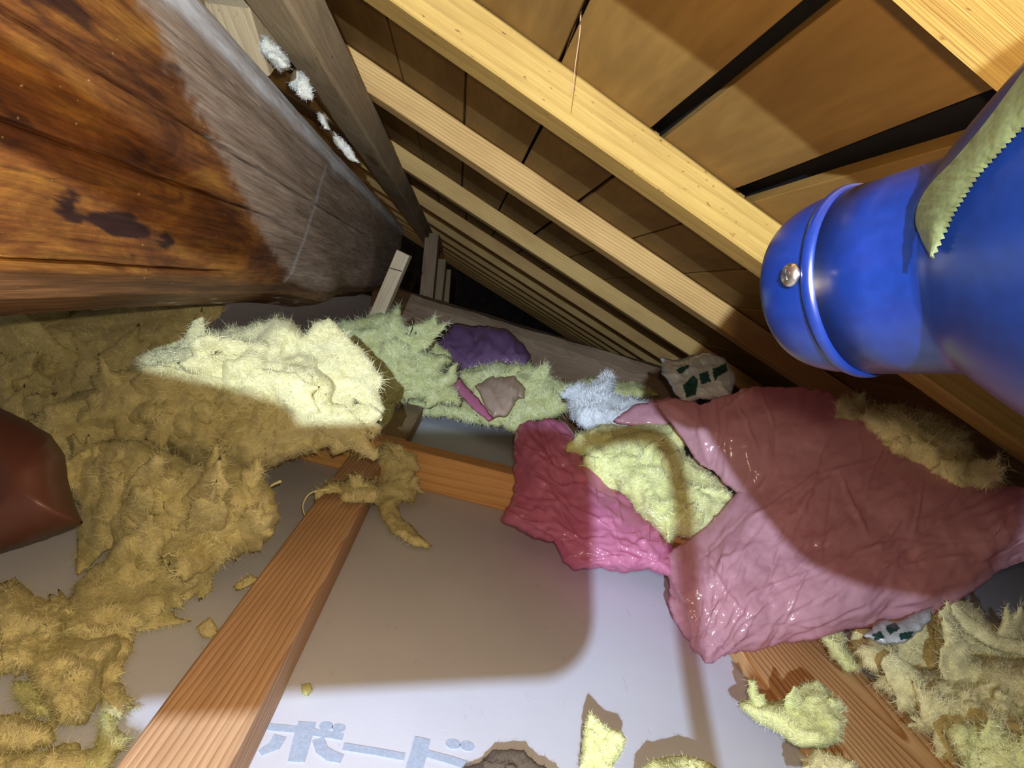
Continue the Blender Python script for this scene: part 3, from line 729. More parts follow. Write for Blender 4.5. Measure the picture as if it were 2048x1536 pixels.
clump('insulation_clump', [(42, 1306), (110, 1272), (180, 1268), (240, 1265), (248, 1300), (216, 1345), (206, 1392), (172, 1445), (120, 1445), (70, 1392)],
      lean(0, 1440, .405, .46, 1270), .03, .03, Y, 'pale yellow insulation lump under the torn flap, lower left', wpx=50, spacing=5.5, disp=.007, fib=2600, lump=.014)
clump('insulation_scrap', [(-40, 1425), (40, 1428), (100, 1448), (114, 1480), (60, 1502), (-40, 1500)],
      lean(0, 1500, .375, .40, 1430), .018, .02, Y, 'flat leaf shaped insulation scrap in the bottom left corner', wpx=30, spacing=5, disp=.003, fib=700, lump=.006)
clump('insulation_scrap', [(205, 1418), (226, 1425), (240, 1460), (262, 1480), (232, 1510), (205, 1552), (160, 1552), (150, 1512), (192, 1492)],
      lean(0, 1540, .36, .385, 1420), .012, .012, G, 'pale pointed insulation scrap leaning on the reddish joist, bottom left', wpx=25, spacing=4.5, disp=.003, fib=600, lump=.005)
clump('insulation_scrap', [(28, 1365), (70, 1358), (112, 1410), (100, 1438), (60, 1428), (34, 1400)], lean(0, 1430, .40, .42, 1360), .012, .015, G, 'small whitish insulation scrap between the lumps at lower left', wpx=22, spacing=4.5, disp=.003, fib=400)
clump('insulation_scrap', [(-40, 1500), (60, 1505), (150, 1490), (180, 1520), (170, 1570), (-40, 1570)], lean(0, 1560, .355, .37, 1500), .012, .015, Y, 'dull insulation crumbs along the bottom left edge', wpx=30, spacing=5, disp=.006, fib=900, dispf=80)
clump('insulation_scrap', [(196, 1240), (250, 1232), (262, 1300), (240, 1360), (262, 1400), (240, 1440), (200, 1430), (190, 1380), (205, 1320)], lean(0, 1430, .41, .45, 1240), .012, .012, Y, 'ragged insulation shred hanging between lump and reddish joist', wpx=20, spacing=4.5, disp=.005, fib=900, dispf=60)
clump('insulation_clump', [(622, 694), (648, 662), (690, 640), (745, 630), (782, 620), (802, 612), (806, 640), (818, 664), (838, 690), (852, 702), (880, 704), (908, 720), (884, 742), (902, 762), (918, 792), (922, 812), (870, 802), (822, 796), (770, 802), (720, 814), (688, 792), (668, 752), (640, 722)],
      lean(0, 815, 1.26, 1.30, 620), .07, .05, G, 'pale green insulation clump in front of the leaning batten', wpx=70, spacing=5, jit=7, disp=.014, fib=5000, flen=.022, fwid=.00035, lump=.03, dispf=30)
clump('insulation_clump', [(800, 800), (850, 775), (900, 765), (925, 795), (960, 815), (990, 838), (962, 850), (900, 838), (850, 830), (815, 822)],
      lean(0, 845, 1.33, 1.38, 765), .03, .02, G, 'low green insulation tuft at the foot of the clump by the batten', wpx=30, spacing=4.5, disp=.010, fib=1800, flen=.018, fwid=.00035, dispf=45)
clump('insulation_clump', [(848, 690), (872, 682), (898, 700), (908, 722), (880, 735), (855, 722)], 1.42, .03, .04, G, 'small dim green insulation tuft beside the purple plastic', wpx=20, spacing=4.5, disp=.008, fib=700, fwid=.00035)
clump('insulation_clump', [(915, 742), (955, 732), (1000, 722), (1030, 728), (1062, 728), (1102, 750), (1152, 772), (1162, 802), (1120, 832), (1062, 842), (1045, 872), (1012, 862), (1000, 852), (990, 832), (950, 802), (925, 766)],
      lean(0, 860, 1.26, 1.36, 725), .04, .03, G, 'green insulation bed around the crumpled beige plastic', wpx=45, spacing=4.5, jit=6, disp=.012, fib=3600, flen=.02, fwid=.00035, dispf=36)
clump('insulation_clump', [(1130, 768), (1180, 756), (1240, 762), (1300, 770), (1318, 790), (1240, 800), (1150, 800)], lean(0, 800, 1.36, 1.42, 755), .04, .06, G, 'thin green insulation tuft along the eave log, behind white plastic', wpx=25, spacing=5, disp=.010, fib=1200, fwid=.00035, dispf=44)
# wad over the cross joist
clump('insulation_wad', [(758, 892), (784, 884), (810, 905), (828, 940), (834, 985), (828, 1012), (816, 1004), (806, 1002), (796, 1016), (812, 1042), (836, 1070), (864, 1092), (850, 1098), (815, 1086), (780, 1062), (757, 1026), (750, 1006), (720, 1008), (690, 1002), (675, 986), (650, 990), (630, 1000), (636, 978), (660, 962), (690, 960), (702, 944), (722, 955), (745, 960), (756, 930), (752, 906)],
      lambda x, y: np.where(np.asarray(x) < 752, np.minimum(.86, np.minimum(fdv(x, y, .052), .90)), np.interp(y, [885, 960, 1010, 1095], [.875, .855, .80, .745])), .034, .010, Y, 'twisted yellow insulation wad draped over the orange cross joist', wpx=28, spacing=4, jit=4, disp=.008, fib=2600, flen=.014, lump=.014, dispf=60, flakes=5, fsize=16)
# insulation inside the pink bag
clump('insulation_clump', [(1146, 868), (1200, 850), (1250, 852), (1300, 846), (1345, 850), (1366, 880), (1372, 910), (1405, 930), (1446, 962), (1460, 1000), (1446, 1040), (1412, 1062), (1380, 1072), (1352, 1068), (1338, 1090), (1310, 1062), (1280, 1032), (1250, 992), (1200, 952), (1165, 922)],
      lean(0, 1090, .68, .86, 850), .05, .06, G, 'bright yellow green insulation spilling from the torn pink bag', wpx=70, spacing=5.5, jit=3.5, disp=.009, fib=4200, flen=.014, lump=.02, dispf=42)
clump('insulation_tuft', [(1138, 802), (1160, 775), (1190, 765), (1212, 742), (1228, 752), (1226, 788), (1262, 795), (1312, 802), (1290, 832), (1230, 852), (1170, 858), (1138, 832)],
      lean(0, 855, .95, 1.05, 745), .04, .05, WOOL_W, 'white blue tuft of fibres in white film beside the pink bag', wpx=30, spacing=4.5, jit=5, disp=.008, fib=3000, flen=.014, fwid=.0003, dispf=50, lift=.7)
# right side
clump('insulation_clump', [(1696, 820), (1750, 808), (1800, 812), (1860, 830), (1925, 860), (1970, 930), (2010, 975), (1900, 975), (1800, 910), (1730, 860)],
      lean(0, 960, .72, .78, 810), .03, .04, Y, 'dim brownish insulation clump behind the pink bag, under the blue tool', wpx=45, spacing=6, disp=.012, fib=1800, flen=.018)
clump('insulation_clump', [(1690, 1290), (1760, 1262), (1850, 1232), (1882, 1186), (1925, 1204), (1990, 1250), (2110, 1290), (2110, 1420), (1950, 1372), (1850, 1368), (1750, 1345), (1700, 1322)],
      lean(0, 1380, .62, .70, 1190), .03, .03, Y, 'shaded insulation clump with a pointed peak below the pink bag', wpx=50, spacing=6, disp=.011, fib=2600, flen=.016)
clump('insulation_clump', [(1745, 1372), (1756, 1338), (1800, 1332), (1862, 1336), (1882, 1316), (1950, 1312), (2110, 1322), (2110, 1580), (1980, 1580), (1905, 1512), (1872, 1472), (1842, 1432), (1800, 1402)],
      lean(0, 1560, .475, .60, 1315), .045, .05, Y, 'large yellow insulation piece along the wide joist, bottom right corner', wpx=70, spacing=6, disp=.011, fib=4200, flen=.016, lump=.03, dispf=26, lift=.08, flakes=7)
clump('insulation_scrap', [(1636, 1268), (1682, 1262), (1698, 1300), (1724, 1340), (1692, 1348), (1660, 1312)], lean(0, 1345, .585, .62, 1265), .015, .02, G, 'small green insulation scrap at the edge of the wide joist under the bag', wpx=20, spacing=4.5, disp=.006, fib=700)
clump('insulation_scrap', [(1705, 1300), (1740, 1272), (1788, 1290), (1800, 1325), (1760, 1345), (1720, 1335)], lean(0, 1345, .57, .60, 1270), .025, .02, Y, 'round insulation tuft with a bright spot below the pink bag', wpx=28, spacing=4.5, disp=.006, fib=900)
clump('insulation_scrap', [(1885, 1460), (1935, 1440), (1990, 1448), (2060, 1475), (2100, 1500), (2100, 1580), (1990, 1580), (1920, 1520)], lean(0, 1560, .44, .47, 1440), .02, .02, G, 'pale green ragged insulation edge in the bottom right corner', wpx=35, spacing=5, disp=.008, fib=1600, dispf=60)
clump('insulation_scrap', [(1475, 1406), (1500, 1394), (1552, 1402), (1590, 1386), (1602, 1366), (1636, 1361), (1660, 1380), (1676, 1410), (1692, 1442), (1684, 1482), (1642, 1500), (1600, 1496), (1560, 1466), (1512, 1442), (1482, 1418)],
      lean(0, 1500, .425, .49, 1362), .022, .012, G, 'heart shaped pale insulation scrap on the edge of the wide joist', wpx=32, spacing=4.5, jit=2, disp=.004, fib=1400, flen=.008, lump=.006, dispf=60)
clump('insulation_scrap', [(1608, 1518), (1640, 1506), (1680, 1512), (1712, 1530), (1700, 1566), (1605, 1566)], lean(0, 1560, .40, .415, 1506), .012, .012, Y, 'small insulation scrap at the bottom edge on the wide joist', wpx=20, spacing=4.5, disp=.004, fib=500, flen=.008)
clump('insulation_scrap', [(1178, 1425), (1196, 1436), (1216, 1456), (1242, 1462), (1252, 1480), (1236, 1520), (1205, 1560), (1158, 1556), (1164, 1500), (1168, 1460)], lean(0, 1550, .385, .41, 1425), .010, .008, G, 'pointed pale insulation scrap with dark torn edges near bottom centre', wpx=18, spacing=4, jit=3, disp=.003, fib=600, flen=.006, dispf=70)
clump('dark_piece', [(985, 1502), (1046, 1500), (1068, 1522), (1110, 1545), (1130, 1575), (880, 1575), (930, 1535), (960, 1528)], lean(0, 1570, .375, .395, 1500), .004, .003, WOOL_D, 'dark brown ragged flat piece at the bottom centre', wpx=18, spacing=4, jit=4, disp=.002, fib=400, flen=.006, lump=.002, cat='paper', group='dark ragged pieces')  # thin flat ragged piece, darker brown than the wool around it
clump('insulation_scrap', [(1278, 1540), (1306, 1518), (1360, 1508), (1400, 1516), (1440, 1540), (1450, 1575), (1270, 1575)], lean(0, 1570, .375, .395, 1508), .010, .008, G, 'dark edged insulation scrap at the bottom edge right of centre', wpx=20, spacing=4, jit=3, disp=.004, fib=600, flen=.006, dispf=70)
clump('insulation_crumb', [(604, 1368), (620, 1366), (624, 1380), (614, 1392), (603, 1386)], lean(0, 1390, .435, .442, 1366), .004, .004, G, 'tiny insulation crumb on the board beside the reddish joist', wpx=8, spacing=3, jit=2, disp=.001, fib=60, flen=.005, lump=.001)
# stuffing in the joint above the log
STF = 'white mineral stuffing along the top of the log'
clump('stuffing_lump', [(524, 68), (546, 80), (574, 112), (582, 138), (560, 142), (536, 120), (520, 104)], .60, .015, .02, WOOL_C, 'largest white stuffing lump between log and purlin, near the top', wpx=16, spacing=4, jit=4, disp=.006, fib=250, flen=.006, dispf=90, group=STF, cat='stuffing', floor=None)
clump('stuffing_lump', [(588, 138), (610, 148), (628, 176), (626, 204), (600, 196), (580, 168)], .66, .015, .02, WOOL_C, 'second white stuffing lump down the joint between log and purlin', wpx=14, spacing=4, jit=4, disp=.006, fib=220, flen=.006, dispf=90, group=STF, cat='stuffing', floor=None)
clump('stuffing_lump', [(634, 218), (650, 232), (664, 262), (650, 258), (636, 240)], .74, .01, .015, WOOL_C, 'small white stuffing bit midway down the log joint', wpx=8, spacing=3, jit=3, disp=.004, fib=80, flen=.006, dispf=90, group=STF, cat='stuffing', floor=None)
clump('stuffing_lump', [(656, 258), (680, 272), (702, 298), (724, 328), (700, 320), (672, 290)], .80, .01, .015, WOOL_C, 'long thin white stuffing strip lowest in the log joint', wpx=8, spacing=3, jit=3, disp=.004, fib=120, flen=.006, dispf=90, group=STF, cat='stuffing', floor=None)

# ================================================================== plastic
def crumple(p, seed, levels=3):
    """flat facets meeting in sharp creases"""
    rs = np.random.RandomState(seed); h = np.zeros(len(p)); a = 1.0; f = 1.0
    for l in range(levels):
        for k in range(3):
            an = rs.uniform(0, math.pi); d = np.array([math.cos(an), math.sin(an)])
            w = p @ d * f + .55 * perlin(np.c_[p * f * .45, np.full(len(p), seed + 3.1 * k + l)]) + rs.rand() * 7
            m = np.clip(.5 + 1.6 * perlin(np.c_[p * f * .35 + 7 * k, np.full(len(p), seed * 1.7 + l)]), 0, 1)
            h += a * m * (np.abs((w % 1) - .5) * 2 - .5)
        a *= .5; f *= 1.9
    return h / 3
def creases(px, segs):
    h = np.zeros(len(px))
    for (x0, y0, x1, y1, am, wd) in segs:
        a, b = np.array([x0, y0]), np.array([x1, y1]); L = np.linalg.norm(b - a); d = (b - a) / L
        t_ = (px - a) @ d; e = (px - a) @ np.array([-d[1], d[0]]) + .025 * L * np.sin(3.1 * t_ / L + x0)
        h += am * np.clip(t_ / (L * .3), 0, 1) * np.clip((L - t_) / (L * .3), 0, 1) * np.maximum(0, 1 - np.abs(e) / wd)
    return h
def randsegs(poly, n, seed, lmin, lmax, am, wd, aim=None, spread=.35):
    rs = np.random.RandomState(seed); P = np.array(poly, float); lo, hi = P.min(0), P.max(0); out = []
    while len(out) < n:
        c = lo + (hi - lo) * rs.rand(2)
        if not inpoly(c, poly): continue
        an = rs.uniform(0, math.pi) if aim is None else math.atan2(aim[1] - c[1], aim[0] - c[0]) + rs.normal() * spread
        L = rs.uniform(lmin, lmax); d = np.array([math.cos(an), math.sin(an)]) * L / 2
        out.append((*(c - d), *(c + d), am * rs.choice([-1, 1, 1]) * rs.uniform(.4, 1.2), wd * rs.uniform(.7, 1.6)))
    return out
def film(name, poly, depth, tf, tb, mat, label, wpx=60, spacing=6, jit=1.5, seed=1, disp=.006, size=60, lump=.01, cat='plastic bag', floor=.002, power=.5, soft=0, radial=None, ink=None, nseg=0, slen=(40, 120), sam=.002, swd=6, aim=None):
    def hook(px):
        h = disp * crumple(px / size, seed)
        if nseg: h = h + creases(px, randsegs(poly, nseg, seed + 40, slen[0], slen[1], sam, swd, aim))
        for (cx, cy, k, am) in (radial or []):
            d = px - [cx, cy]; an = np.arctan2(d[:, 1], d[:, 0]); r = np.hypot(*d.T)
            h = h + am * np.clip(r / 60, 0, 1) * fbm(np.c_[an * k + .8 * perlin(np.c_[px / 90, px[:, 0] * 0]), r / 260, r * 0 + seed], 3, True) * np.exp(-r / 480)
        return h
    Wd, Fc = inflate(poly, depth, tf, tb, wpx, spacing, jit, seed, disp * soft, lump=lump, dispf=26, floor=floor, ridged=True, power=power, hook=hook)
    px = LASTPX[0].copy(); o = mesh_obj(name, Wd, Fc, mat)
    val = np.zeros(len(px), np.float32)
    for pl in (ink or []):
        for i, p in enumerate(px):
            if inpoly(p, pl): val[i] = 1
    a = o.data.attributes.new('ink', 'FLOAT', 'POINT'); a.data.foreach_set('value', val)
    return tag(o, label, cat)
film('plastic_bag', [(1478, 774), (1560, 772), (1660, 785), (1700, 820), (1760, 865), (1830, 912), (1900, 946), (1990, 976), (2120, 986), (2120, 1110), (1990, 1150), (1905, 1195), (1840, 1226), (1740, 1250), (1640, 1266), (1540, 1286), (1480, 1300), (1410, 1325), (1386, 1276), (1356, 1240), (1340, 1180), (1334, 1112), (1390, 1076), (1440, 1030), (1478, 986), (1440, 955), (1400, 930), (1372, 890), (1350, 850), (1318, 806), (1350, 800), (1400, 815), (1450, 795)],
     lean(0, 1320, .57, .80, 775), .045, .05, PL_PINK, 'big translucent pink plastic bag lying on its side at right', wpx=110, seed=5, disp=.020, size=190, lump=.006, power=.9, spacing=3.4, radial=[(1405, 1335, 8, .007)], nseg=130, slen=(40, 230), sam=.003, swd=6, aim=(1405, 1335))
film('plastic_sheet', [(1026, 900), (1032, 864), (1060, 842), (1100, 835), (1135, 850), (1152, 892), (1180, 932), (1222, 962), (1262, 1002), (1302, 1052), (1344, 1092), (1344, 1152), (1282, 1142), (1212, 1144), (1150, 1136), (1110, 1096), (1050, 1062), (1008, 1040), (1030, 1000), (1024, 940)],
     lean(0, 1145, .655, .86, 840), .045, .03, PL_HOT, 'crumpled hot pink plastic sheet left of the spilled insulation', wpx=60, spacing=2.7, seed=8, disp=.018, size=80, lump=.008, nseg=120, slen=(30, 140), sam=.0028, swd=4.5, aim=(1330, 1120))
film('plastic_sheet', [(832, 690), (860, 660), (900, 648), (960, 650), (1012, 660), (1046, 686), (1064, 716), (1052, 732), (960, 742), (905, 742), (880, 712)], lean(0, 740, 1.45, 1.60, 650), .05, .05, PL_PURP, 'dark purple plastic sheet bulging far back by the eave log', wpx=40, spacing=4.5, seed=11, disp=.020, size=80, lump=.01, nseg=25, slen=(30, 90), sam=.005, swd=6)
film('plastic_strip', [(886, 746), (910, 740), (930, 770), (960, 800), (988, 838), (976, 843), (944, 816), (918, 786)], lean(0, 843, 1.20, 1.30, 740), .008, .006, PL_HOT, 'narrow pink plastic strip hanging over the green insulation', wpx=12, spacing=4, seed=12, disp=.004, size=20, lump=.004)
film('plastic_scrap', [(950, 772), (985, 752), (1030, 752), (1053, 776), (1050, 796), (1030, 802), (1012, 830), (986, 836), (970, 812)], lean(0, 836, 1.17, 1.27, 752), .03, .02, PL_BEIGE, 'crumpled beige translucent plastic on the green insulation', wpx=28, spacing=3, seed=13, disp=.010, size=50, lump=.004, nseg=12, slen=(30, 90), sam=.004, swd=5, aim=(1000, 840))
pw = film('plastic_scrap', [(1322, 716), (1346, 720), (1392, 708), (1432, 705), (1460, 730), (1474, 762), (1460, 795), (1410, 800), (1360, 806), (1340, 772), (1322, 746)], lean(0, 805, .83, .90, 706), .03, .03, PL_WHITE, 'white printed plastic film peeking over the top of the pink bag', wpx=35, spacing=2.2, seed=14, disp=.010, size=35, lump=.012, ink=[[(1366, 772), (1384, 752), (1396, 760), (1392, 790), (1372, 796)], [(1398, 750), (1416, 742), (1422, 762), (1402, 768)], [(1424, 740), (1452, 726), (1458, 740), (1436, 752), (1430, 762)], [(1352, 742), (1376, 728), (1380, 734), (1358, 750)]])
film('plastic_scrap', [(1226, 842), (1262, 812), (1312, 800), (1342, 792), (1356, 830), (1340, 850), (1290, 852), (1250, 850)], lean(0, 850, .86, .90, 795), .012, .012, PL_PINK, 'pale pink film fold beside the white fibre tuft', wpx=20, spacing=4, seed=15, disp=.006, size=30, lump=.006)
film('plastic_bulge', [(-90, 790), (0, 815), (52, 840), (102, 870), (130, 910), (136, 960), (150, 1010), (166, 1046), (92, 1076), (0, 1106), (-90, 1112)], lean(0, 1110, .46, .50, 800), .06, .05, PL_RED, 'smooth dull red plastic bulge at the left edge', wpx=120, spacing=7, seed=16, disp=.0, size=160, lump=.0, soft=0, )

film('plastic_scrap', [(1728, 1272), (1760, 1240), (1800, 1244), (1832, 1226), (1866, 1212), (1862, 1240), (1842, 1262), (1812, 1284), (1766, 1290)], lean(0, 1285, .55, .60, 1215), .012, .01, PL_WHITE, 'white film scrap with dark green print under the pink bag', wpx=18, spacing=2.2, seed=17, disp=.004, size=25, lump=.004,
     ink=[[(1742, 1268), (1762, 1262), (1770, 1276), (1750, 1282)], [(1770, 1252), (1790, 1244), (1800, 1258), (1780, 1270)], [(1798, 1266), (1826, 1262), (1822, 1276), (1800, 1280)]])

# ------------------------------------------------------------------ blue tool in the right hand corner
def tool():
    a = np.array([-.47, .0, .88]); a = nrm(a)                     # axis towards its round end (camera space)
    d0 = .130; c0 = ray(1728, 563) * d0                            # centre of the collar
    o1 = nrm(np.cross(a, (0, 1, 0))); o2 = np.cross(a, o1)
    root = empty('blue_tool', cw(c0)); tag(root, 'bright blue plastic tool with a screw and tape, poking in at right', 'tool')
    def lathe(name, prof, mat, parent=root, n=72):
        vs, fs = [], []
        for (s, r) in prof:
            for k in range(n):
                an = 2 * math.pi * k / n; vs.append(cw(c0 + a * s + r * (math.cos(an) * o1 + math.sin(an) * o2)))
        m = len(prof)
        for i in range(m - 1):
            for k in range(n): fs.append((i*n+k, i*n+(k+1) % n, (i+1)*n+(k+1) % n, (i+1)*n+k))
        fs.append(tuple(range(n))[::-1]); fs.append(tuple((m-1)*n+k for k in range(n)))
        return child(name, vs, fs, mat, root)
    R = .0222
    lathe('end_cap', [(.0, R*.985)] + [(.0150 * math.sin(t_) + .001, R * (.70 + .30 * math.cos(t_)) - .0006) for t_ in np.linspace(0, 1.45, 16)] + [(.0163, R*.6), (.0166, R*.2)], M_BLUE)
    lathe('collar', [(.0014, R*.97), (.0010, R*1.012), (.0002, R*1.026), (-.0008, R*1.026), (-.0016, R*1.01), (-.002, R*.97)], M_BLUE)
    body = [(-.001, R*.985), (-.012, R*.99), (-.020, R*1.0), (-.0225, R*1.04)]
    body += [(-.0225 - .072 * u, R*1.04 + .050 * u ** .9) for u in np.linspace(.03, 1, 20)]
    body += [(-.105, .074), (-.125, .072), (-.13, .06)]
    lathe('body', body, M_BLUE)
    # screw on the cap
    sp = ray(1585, 553); s_c = None
    # find the point of the cap surface met by that ray
    best = 1e9
    for s in np.linspace(.001, .0155, 40):
        r = np.interp(s, [.001, .0085, .0135, .0155, .0163], [R, R*.945, R*.83, R*.74, R*.6])
        for an in np.linspace(0, 2 * math.pi, 240):
            p = c0 + a * s + r * (math.cos(an) * o1 + math.sin(an) * o2)
            if p[2] > c0[2] + .004: continue
            e = np.hypot(p[0]/p[2] - sp[0], p[1]/p[2] - sp[1])
            if e < best: best = e; s_c = p; nn = nrm(p - (c0 + a * (s - .006)))
    t1 = nrm(np.cross(nn, (0, 1, .2))); t2 = np.cross(nn, t1)
    vs, fs = [], []; n = 28
    pr = [(.0, .0026), (.0005, .0027), (.0011, .0023), (.0015, .0015), (.0017, .0006)]
    for (hh, r) in pr:
        for k in range(n):
            an = 2*math.pi*k/n; vs.append(cw(s_c + nn * (hh + .0001) + r * (math.cos(an) * t1 + math.sin(an) * t2)))
    for i in range(len(pr)-1):
        for k in range(n): fs.append((i*n+k, i*n+(k+1) % n, (i+1)*n+(k+1) % n, (i+1)*n+k))
    fs.append(tuple((len(pr)-1)*n+k for k in range(n)))
    sc = child('screw', vs, fs, M_STEEL, root); sc['label'] = 'steel cross head screw'
    vs, fs = [], []
    for (u, v) in ((t1, t2), (t2, t1)):
        b = len(vs)
        for (i, j, h_) in [(-1, -1, .0012), (1, -1, .0012), (1, 1, .0012), (-1, 1, .0012), (-1, -1, .0019), (1, -1, .0019), (1, 1, .0019), (-1, 1, .0019)]:
            vs.append(cw(s_c + nn * h_ + u * i * .0013 + v * j * .00028))
        fs += [tuple(b + q_ for q_ in f_) for f_ in [(4, 5, 6, 7), (0, 1, 5, 4), (1, 2, 6, 5), (2, 3, 7, 6), (3, 0, 4, 7)]]
    child('screw_slot', vs, fs, M_SLOT, sc, smooth=False)
    # strip of green beige masking tape stuck across the body, one edge serrated
    m, t, p, out = newmat('masking_tape')
    n_ = noise(t, mapped(t), 900, 3)
    t.links.new(ramp(t, n_, [(.3, (.017, .027, .012)), (.7, (.033, .044, .021))]), p.inputs['Base Color']); p.inputs['Roughness'].default_value = .55
    L = [(2075, 105), (2012, 192), (1960, 260), (1910, 318), (1862, 368), (1840, 405), (1833, 440), (1842, 470), (1862, 512)]
    Rr = [(2120, 190), (2060, 240), (2020, 280), (1985, 318), (1955, 352), (1930, 390), (1908, 425), (1890, 465), (1866, 514)]
    Ls, Rs = spline(L, 60), spline(Rr, 60); vs = []; nn_ = 7
    sp_, dp_ = [], []
    for (sa, ra), (sb, rb) in zip(body, body[1:]):
        for u in np.linspace(0, 1, 8):
            for an in np.linspace(0, 2 * math.pi, 400):
                q_ = c0 + a * (sa + (sb - sa) * u) + (ra + (rb - ra) * u) * (math.cos(an) * o1 + math.sin(an) * o2)
                if q_[2] > .01: sp_.append((1024 + FPX * q_[0] / q_[2], 768 - FPX * q_[1] / q_[2])); dp_.append(q_[2])
    sp_, dp_ = np.array(sp_), np.array(dp_)
    def dpt(x, y):
        e_ = np.hypot(sp_[:, 0] - x, sp_[:, 1] - y); k_ = e_ < max(22.0, e_.min() + 14)
        k2 = k_ & (dp_ < dp_[k_].min() + .004); w_ = 1 / (e_[k2] + 3) ** 2
        return float((dp_[k2] * w_).sum() / w_.sum()) - .0016
    for i in range(60):
        for j in range(nn_):
            q_ = Ls[i] + (Rs[i] - Ls[i]) * j / (nn_ - 1)
            if j == nn_ - 1: q_ = q_ + (np.array([4, 3]) if i % 2 else np.array([-3, -2]))
            vs.append(at(q_[0], q_[1], dpt(*q_) - .0008 * math.sin(3.14 * j / (nn_ - 1))))
    b = len(vs); vs += [np.array(v_) + fwd * .0003 for v_ in vs]
    fs = []
    for i in range(59):
        for j in range(nn_ - 1):
            a_ = i * nn_ + j; fs.append((a_, a_ + 1, a_ + nn_ + 1, a_ + nn_)); fs.append((b + a_, b + a_ + nn_, b + a_ + nn_ + 1, b + a_ + 1))
    tp = child('tape', vs, fs, m, root); tp['label'] = 'strip of greenish masking tape with serrated edge'
tool()

# ------------------------------------------------------------------ phone and headlamp of the photographer (behind the picture)
def slab(name, x0, x1, y0, y1, z0, z1, rad, mat, parent=None):
    vs, fs = [], []; n = 8; out_ = []
    for (cx, cy, a0) in ((x1-rad, y1-rad, 0), (x0+rad, y1-rad, 90), (x0+rad, y0+rad, 180), (x1-rad, y0+rad, 270)):
        for k in range(n + 1):
            an = math.radians(a0 + 90 * k / n); out_.append((cx + rad*math.cos(an), cy + rad*math.sin(an)))
    m = len(out_)
    for z in (z0, z1):
        for (x, y) in out_: vs.append(cw((x, y, z)))
    fs = [tuple(range(m)), tuple(m + k for k in range(m))[::-1]] + [(k, m + k, m + (k+1) % m, (k+1) % m) for k in range(m)]
    return child(name, vs, fs, mat, parent, smooth=False)
ph = empty('smartphone', cw((-.07, -.03, -.01))); tag(ph, 'black phone held up in front of the headlamp, taking the picture', 'phone')
slab('phone_body', -.185, .009, -.060, .017, -.014, -.006, .016, M_BLACK, ph)
v_, f_ = tube([cw(q_) for q_ in spline([(.006, .012, -.010), (.03, .014, -.010), (.039, -.005, -.010), (.040, -.06, -.010), (.043, -.10, -.010)], 30)], .0036, 8)
child('shadow_strap', v_, f_, M_BLACK, ph)  # unseen strap added to cast the thin upright shadow on the board
def hand():
    bm = bmesh.new()
    def cap(pts, rads):
        pts = np.array(pts, float); n = 10
        for i in range(len(pts) - 1):
            for u in np.linspace(0, 1, n):
                p = pts[i] + (pts[i+1] - pts[i]) * u; r = rads[i] + (rads[i+1] - rads[i]) * u
                bmesh.ops.create_icosphere(bm, subdivisions=2, radius=r, matrix=Matrix.Translation(Vector(cw(p))))
    Z0 = -.034
    cap([(-.215, -.02, Z0 - .012), (-.205, .03, Z0 - .010), (-.19, .06, Z0 - .006)], [.030, .030, .026])           # palm
    cap([(-.114, -.080, Z0 - .030), (-.205, -.03, Z0 - .014)], [.036, .032])                                        # heel
    cap([(-.114, -.080, Z0 - .030), (-.140, -.24, Z0 - .07), (-.16, -.42, Z0 - .12)], [.036, .038, .044])          # wrist and forearm
    # index finger raised and bent over the top of the phone, the others behind and round the end of it
    cap([(-.185, .065, Z0), (-.150, .098, Z0 + .004), (-.116, .083, Z0 + .012), (-.106, .074, Z0 + .018)], [.014, .0125, .011, .009])
    cap([(-.190, .035, Z0), (-.165, .046, Z0 + .006), (-.140, .027, Z0 + .010), (-.112, .022, Z0 + .012), (-.092, .018, Z0 + .013)], [.014, .0125, .011, .010, .008])
    cap([(-.205, .022, Z0 + .01), (-.200, .020, Z0 + .035), (-.182, .019, Z0 + .042), (-.165, .019, Z0 + .040)], [.013, .012, .0105, .009])
    cap([(-.210, -.01, Z0 + .01), (-.204, -.016, Z0 + .035), (-.186, -.018, Z0 + .042), (-.174, -.018, Z0 + .040)], [.012, .011, .010, .008])
    cap([(-.215, -.035, Z0 - .01), (-.190, -.055, Z0 + .0), (-.160, -.050, Z0 + .002), (-.140, -.042, Z0 + .004)], [.016, .014, .012, .010])   # thumb
    me = bpy.data.meshes.new('gloved_hand'); bm.to_mesh(me); bm.free()
    me.materials.append(plain('dark_work_glove', (.035, .035, .038), .9, .1, 500, .3, .0006))
    o = bpy.data.objects.new('gloved_hand', me); COL.objects.link(o)
    md = o.modifiers.new('skin', 'REMESH'); md.mode = 'VOXEL'; md.voxel_size = .0026; md.use_smooth_shade = True
    sm = o.modifiers.new('smooth', 'SMOOTH'); sm.factor = .5; sm.iterations = 6
    tag(o, 'dark gloved left hand gripping the end of the phone', 'hand')
hand()
hl = empty('headlamp', cw(LAMP)); tag(hl, 'small headlamp worn behind the phone', 'headlamp')
slab('lamp_housing', LAMP[0]-.025, LAMP[0]+.025, LAMP[1]-.018, LAMP[1]+.018, LAMP[2]-.03, LAMP[2], .012, M_BLACK, hl)

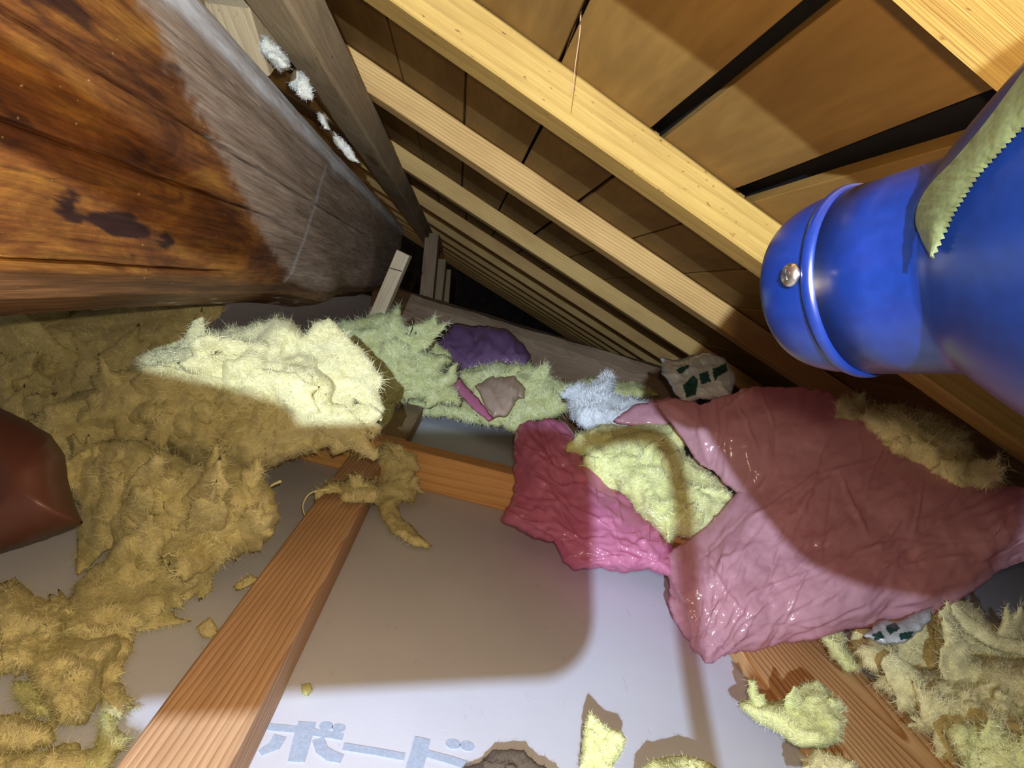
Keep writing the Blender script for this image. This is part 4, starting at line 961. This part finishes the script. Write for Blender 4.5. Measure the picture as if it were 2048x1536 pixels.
# ------------------------------------------------------------------ small details
def strand(name, pix, d, rad, mat, label, cat='fibre', n=30):
    pts = spline([at(x, y, dd) for (x, y), dd in zip(pix, np.broadcast_to(d, len(pix)))], n)
    v, f = tube(pts, np.linspace(rad, rad * .35, n), 6); o = mesh_obj(name, v, f, mat); return tag(o, label, cat)
M_STRAW = fibremat('dry_straw', (.42, .25, .14))
strand('straw_fibre', [(1162, -8), (1160, 60), (1152, 120), (1143, 190)], [.46, .46, .46, .47], .0008, M_STRAW, 'long thin straw hanging from the sheathing joint at the top')
strand('straw_fibre', [(1158, -8), (1150, 50), (1138, 84), (1130, 110)], [.47, .5, .53, .55], .0012, M_STRAW, 'short thick straw tuft at the top sheathing joint')
strand('straw_fibre', [(1548, 352), (1515, 345), (1496, 346)], .60, .0010, fibremat('pale_straw', (.6, .48, .28)), 'pale splinter lying in the wide open plank joint')
strand('insulation_strand', [(660, 978), (622, 986), (606, 1010), (612, 1034), (624, 1022)], [.66, .655, .65, .64, .64], .0012, FIB_Y, 'thin yellow loop of insulation left of the draped wad')
strand('insulation_strand', [(186, 1305), (192, 1345), (203, 1385)], [.45, .43, .42], .0022, FIB_Y, 'pale bent insulation strand standing among the lower left lumps')
strand('insulation_strand', [(320, 1300), (285, 1318), (262, 1350), (248, 1372)], [.45, .445, .44, .44], .0018, FIB_Y, 'pale wisp of insulation reaching toward the reddish joist')
strand('insulation_strand', [(562, 962), (540, 975), (546, 1000), (532, 1018)], .60, .0016, FIB_Y, 'curled yellow shred beside the dark gap at the cross joist')
clump('wood_chip', [(1566, 322), (1584, 318), (1590, 328), (1604, 332), (1598, 340), (1578, 338)], .585, .003, .003, WOOL_C, 'white chip lodged in the wide open plank joint', wpx=8, spacing=3, jit=1.5, disp=.001, fib=0, lump=.001, flakes=0, cat='chip', group='debris in the plank joint', floor=None)
strand('straw_fibre', [(1720, 228), (1738, 245), (1752, 262)], .46, .0008, M_STRAW, 'faint splinter across the dark plank joint near the blue tool')
clump('insulation_flap', [(1880, 1186), (1905, 1198), (1950, 1242), (2000, 1272), (2100, 1288), (2100, 1322), (1990, 1302), (1930, 1264), (1895, 1218)], lean(0, 1310, .60, .63, 1190), .007, .010, Y, 'long pale ridge of insulation at right below the pink bag', wpx=14, spacing=4, jit=2.5, disp=.004, fib=500, lump=.003, flakes=0)
clump('insulation_scrap', [(392, 1254), (420, 1234), (438, 1258), (424, 1276), (402, 1274)], lean(0, 1275, .455, .47, 1235), .004, .004, Y, 'small flat insulation scrap on the board against the reddish joist', wpx=10, spacing=3, jit=2.5, disp=.0015, fib=120, flen=.007, lump=.001, flakes=0)
clump('insulation_scrap', [(466, 1170), (500, 1148), (522, 1158), (500, 1172), (474, 1182)], lean(0, 1182, .50, .52, 1148), .004, .004, Y, 'thin insulation sliver touching the reddish joist below the yellow clump', wpx=10, spacing=3, jit=2.5, disp=.0015, fib=120, flen=.007, lump=.001, flakes=0)
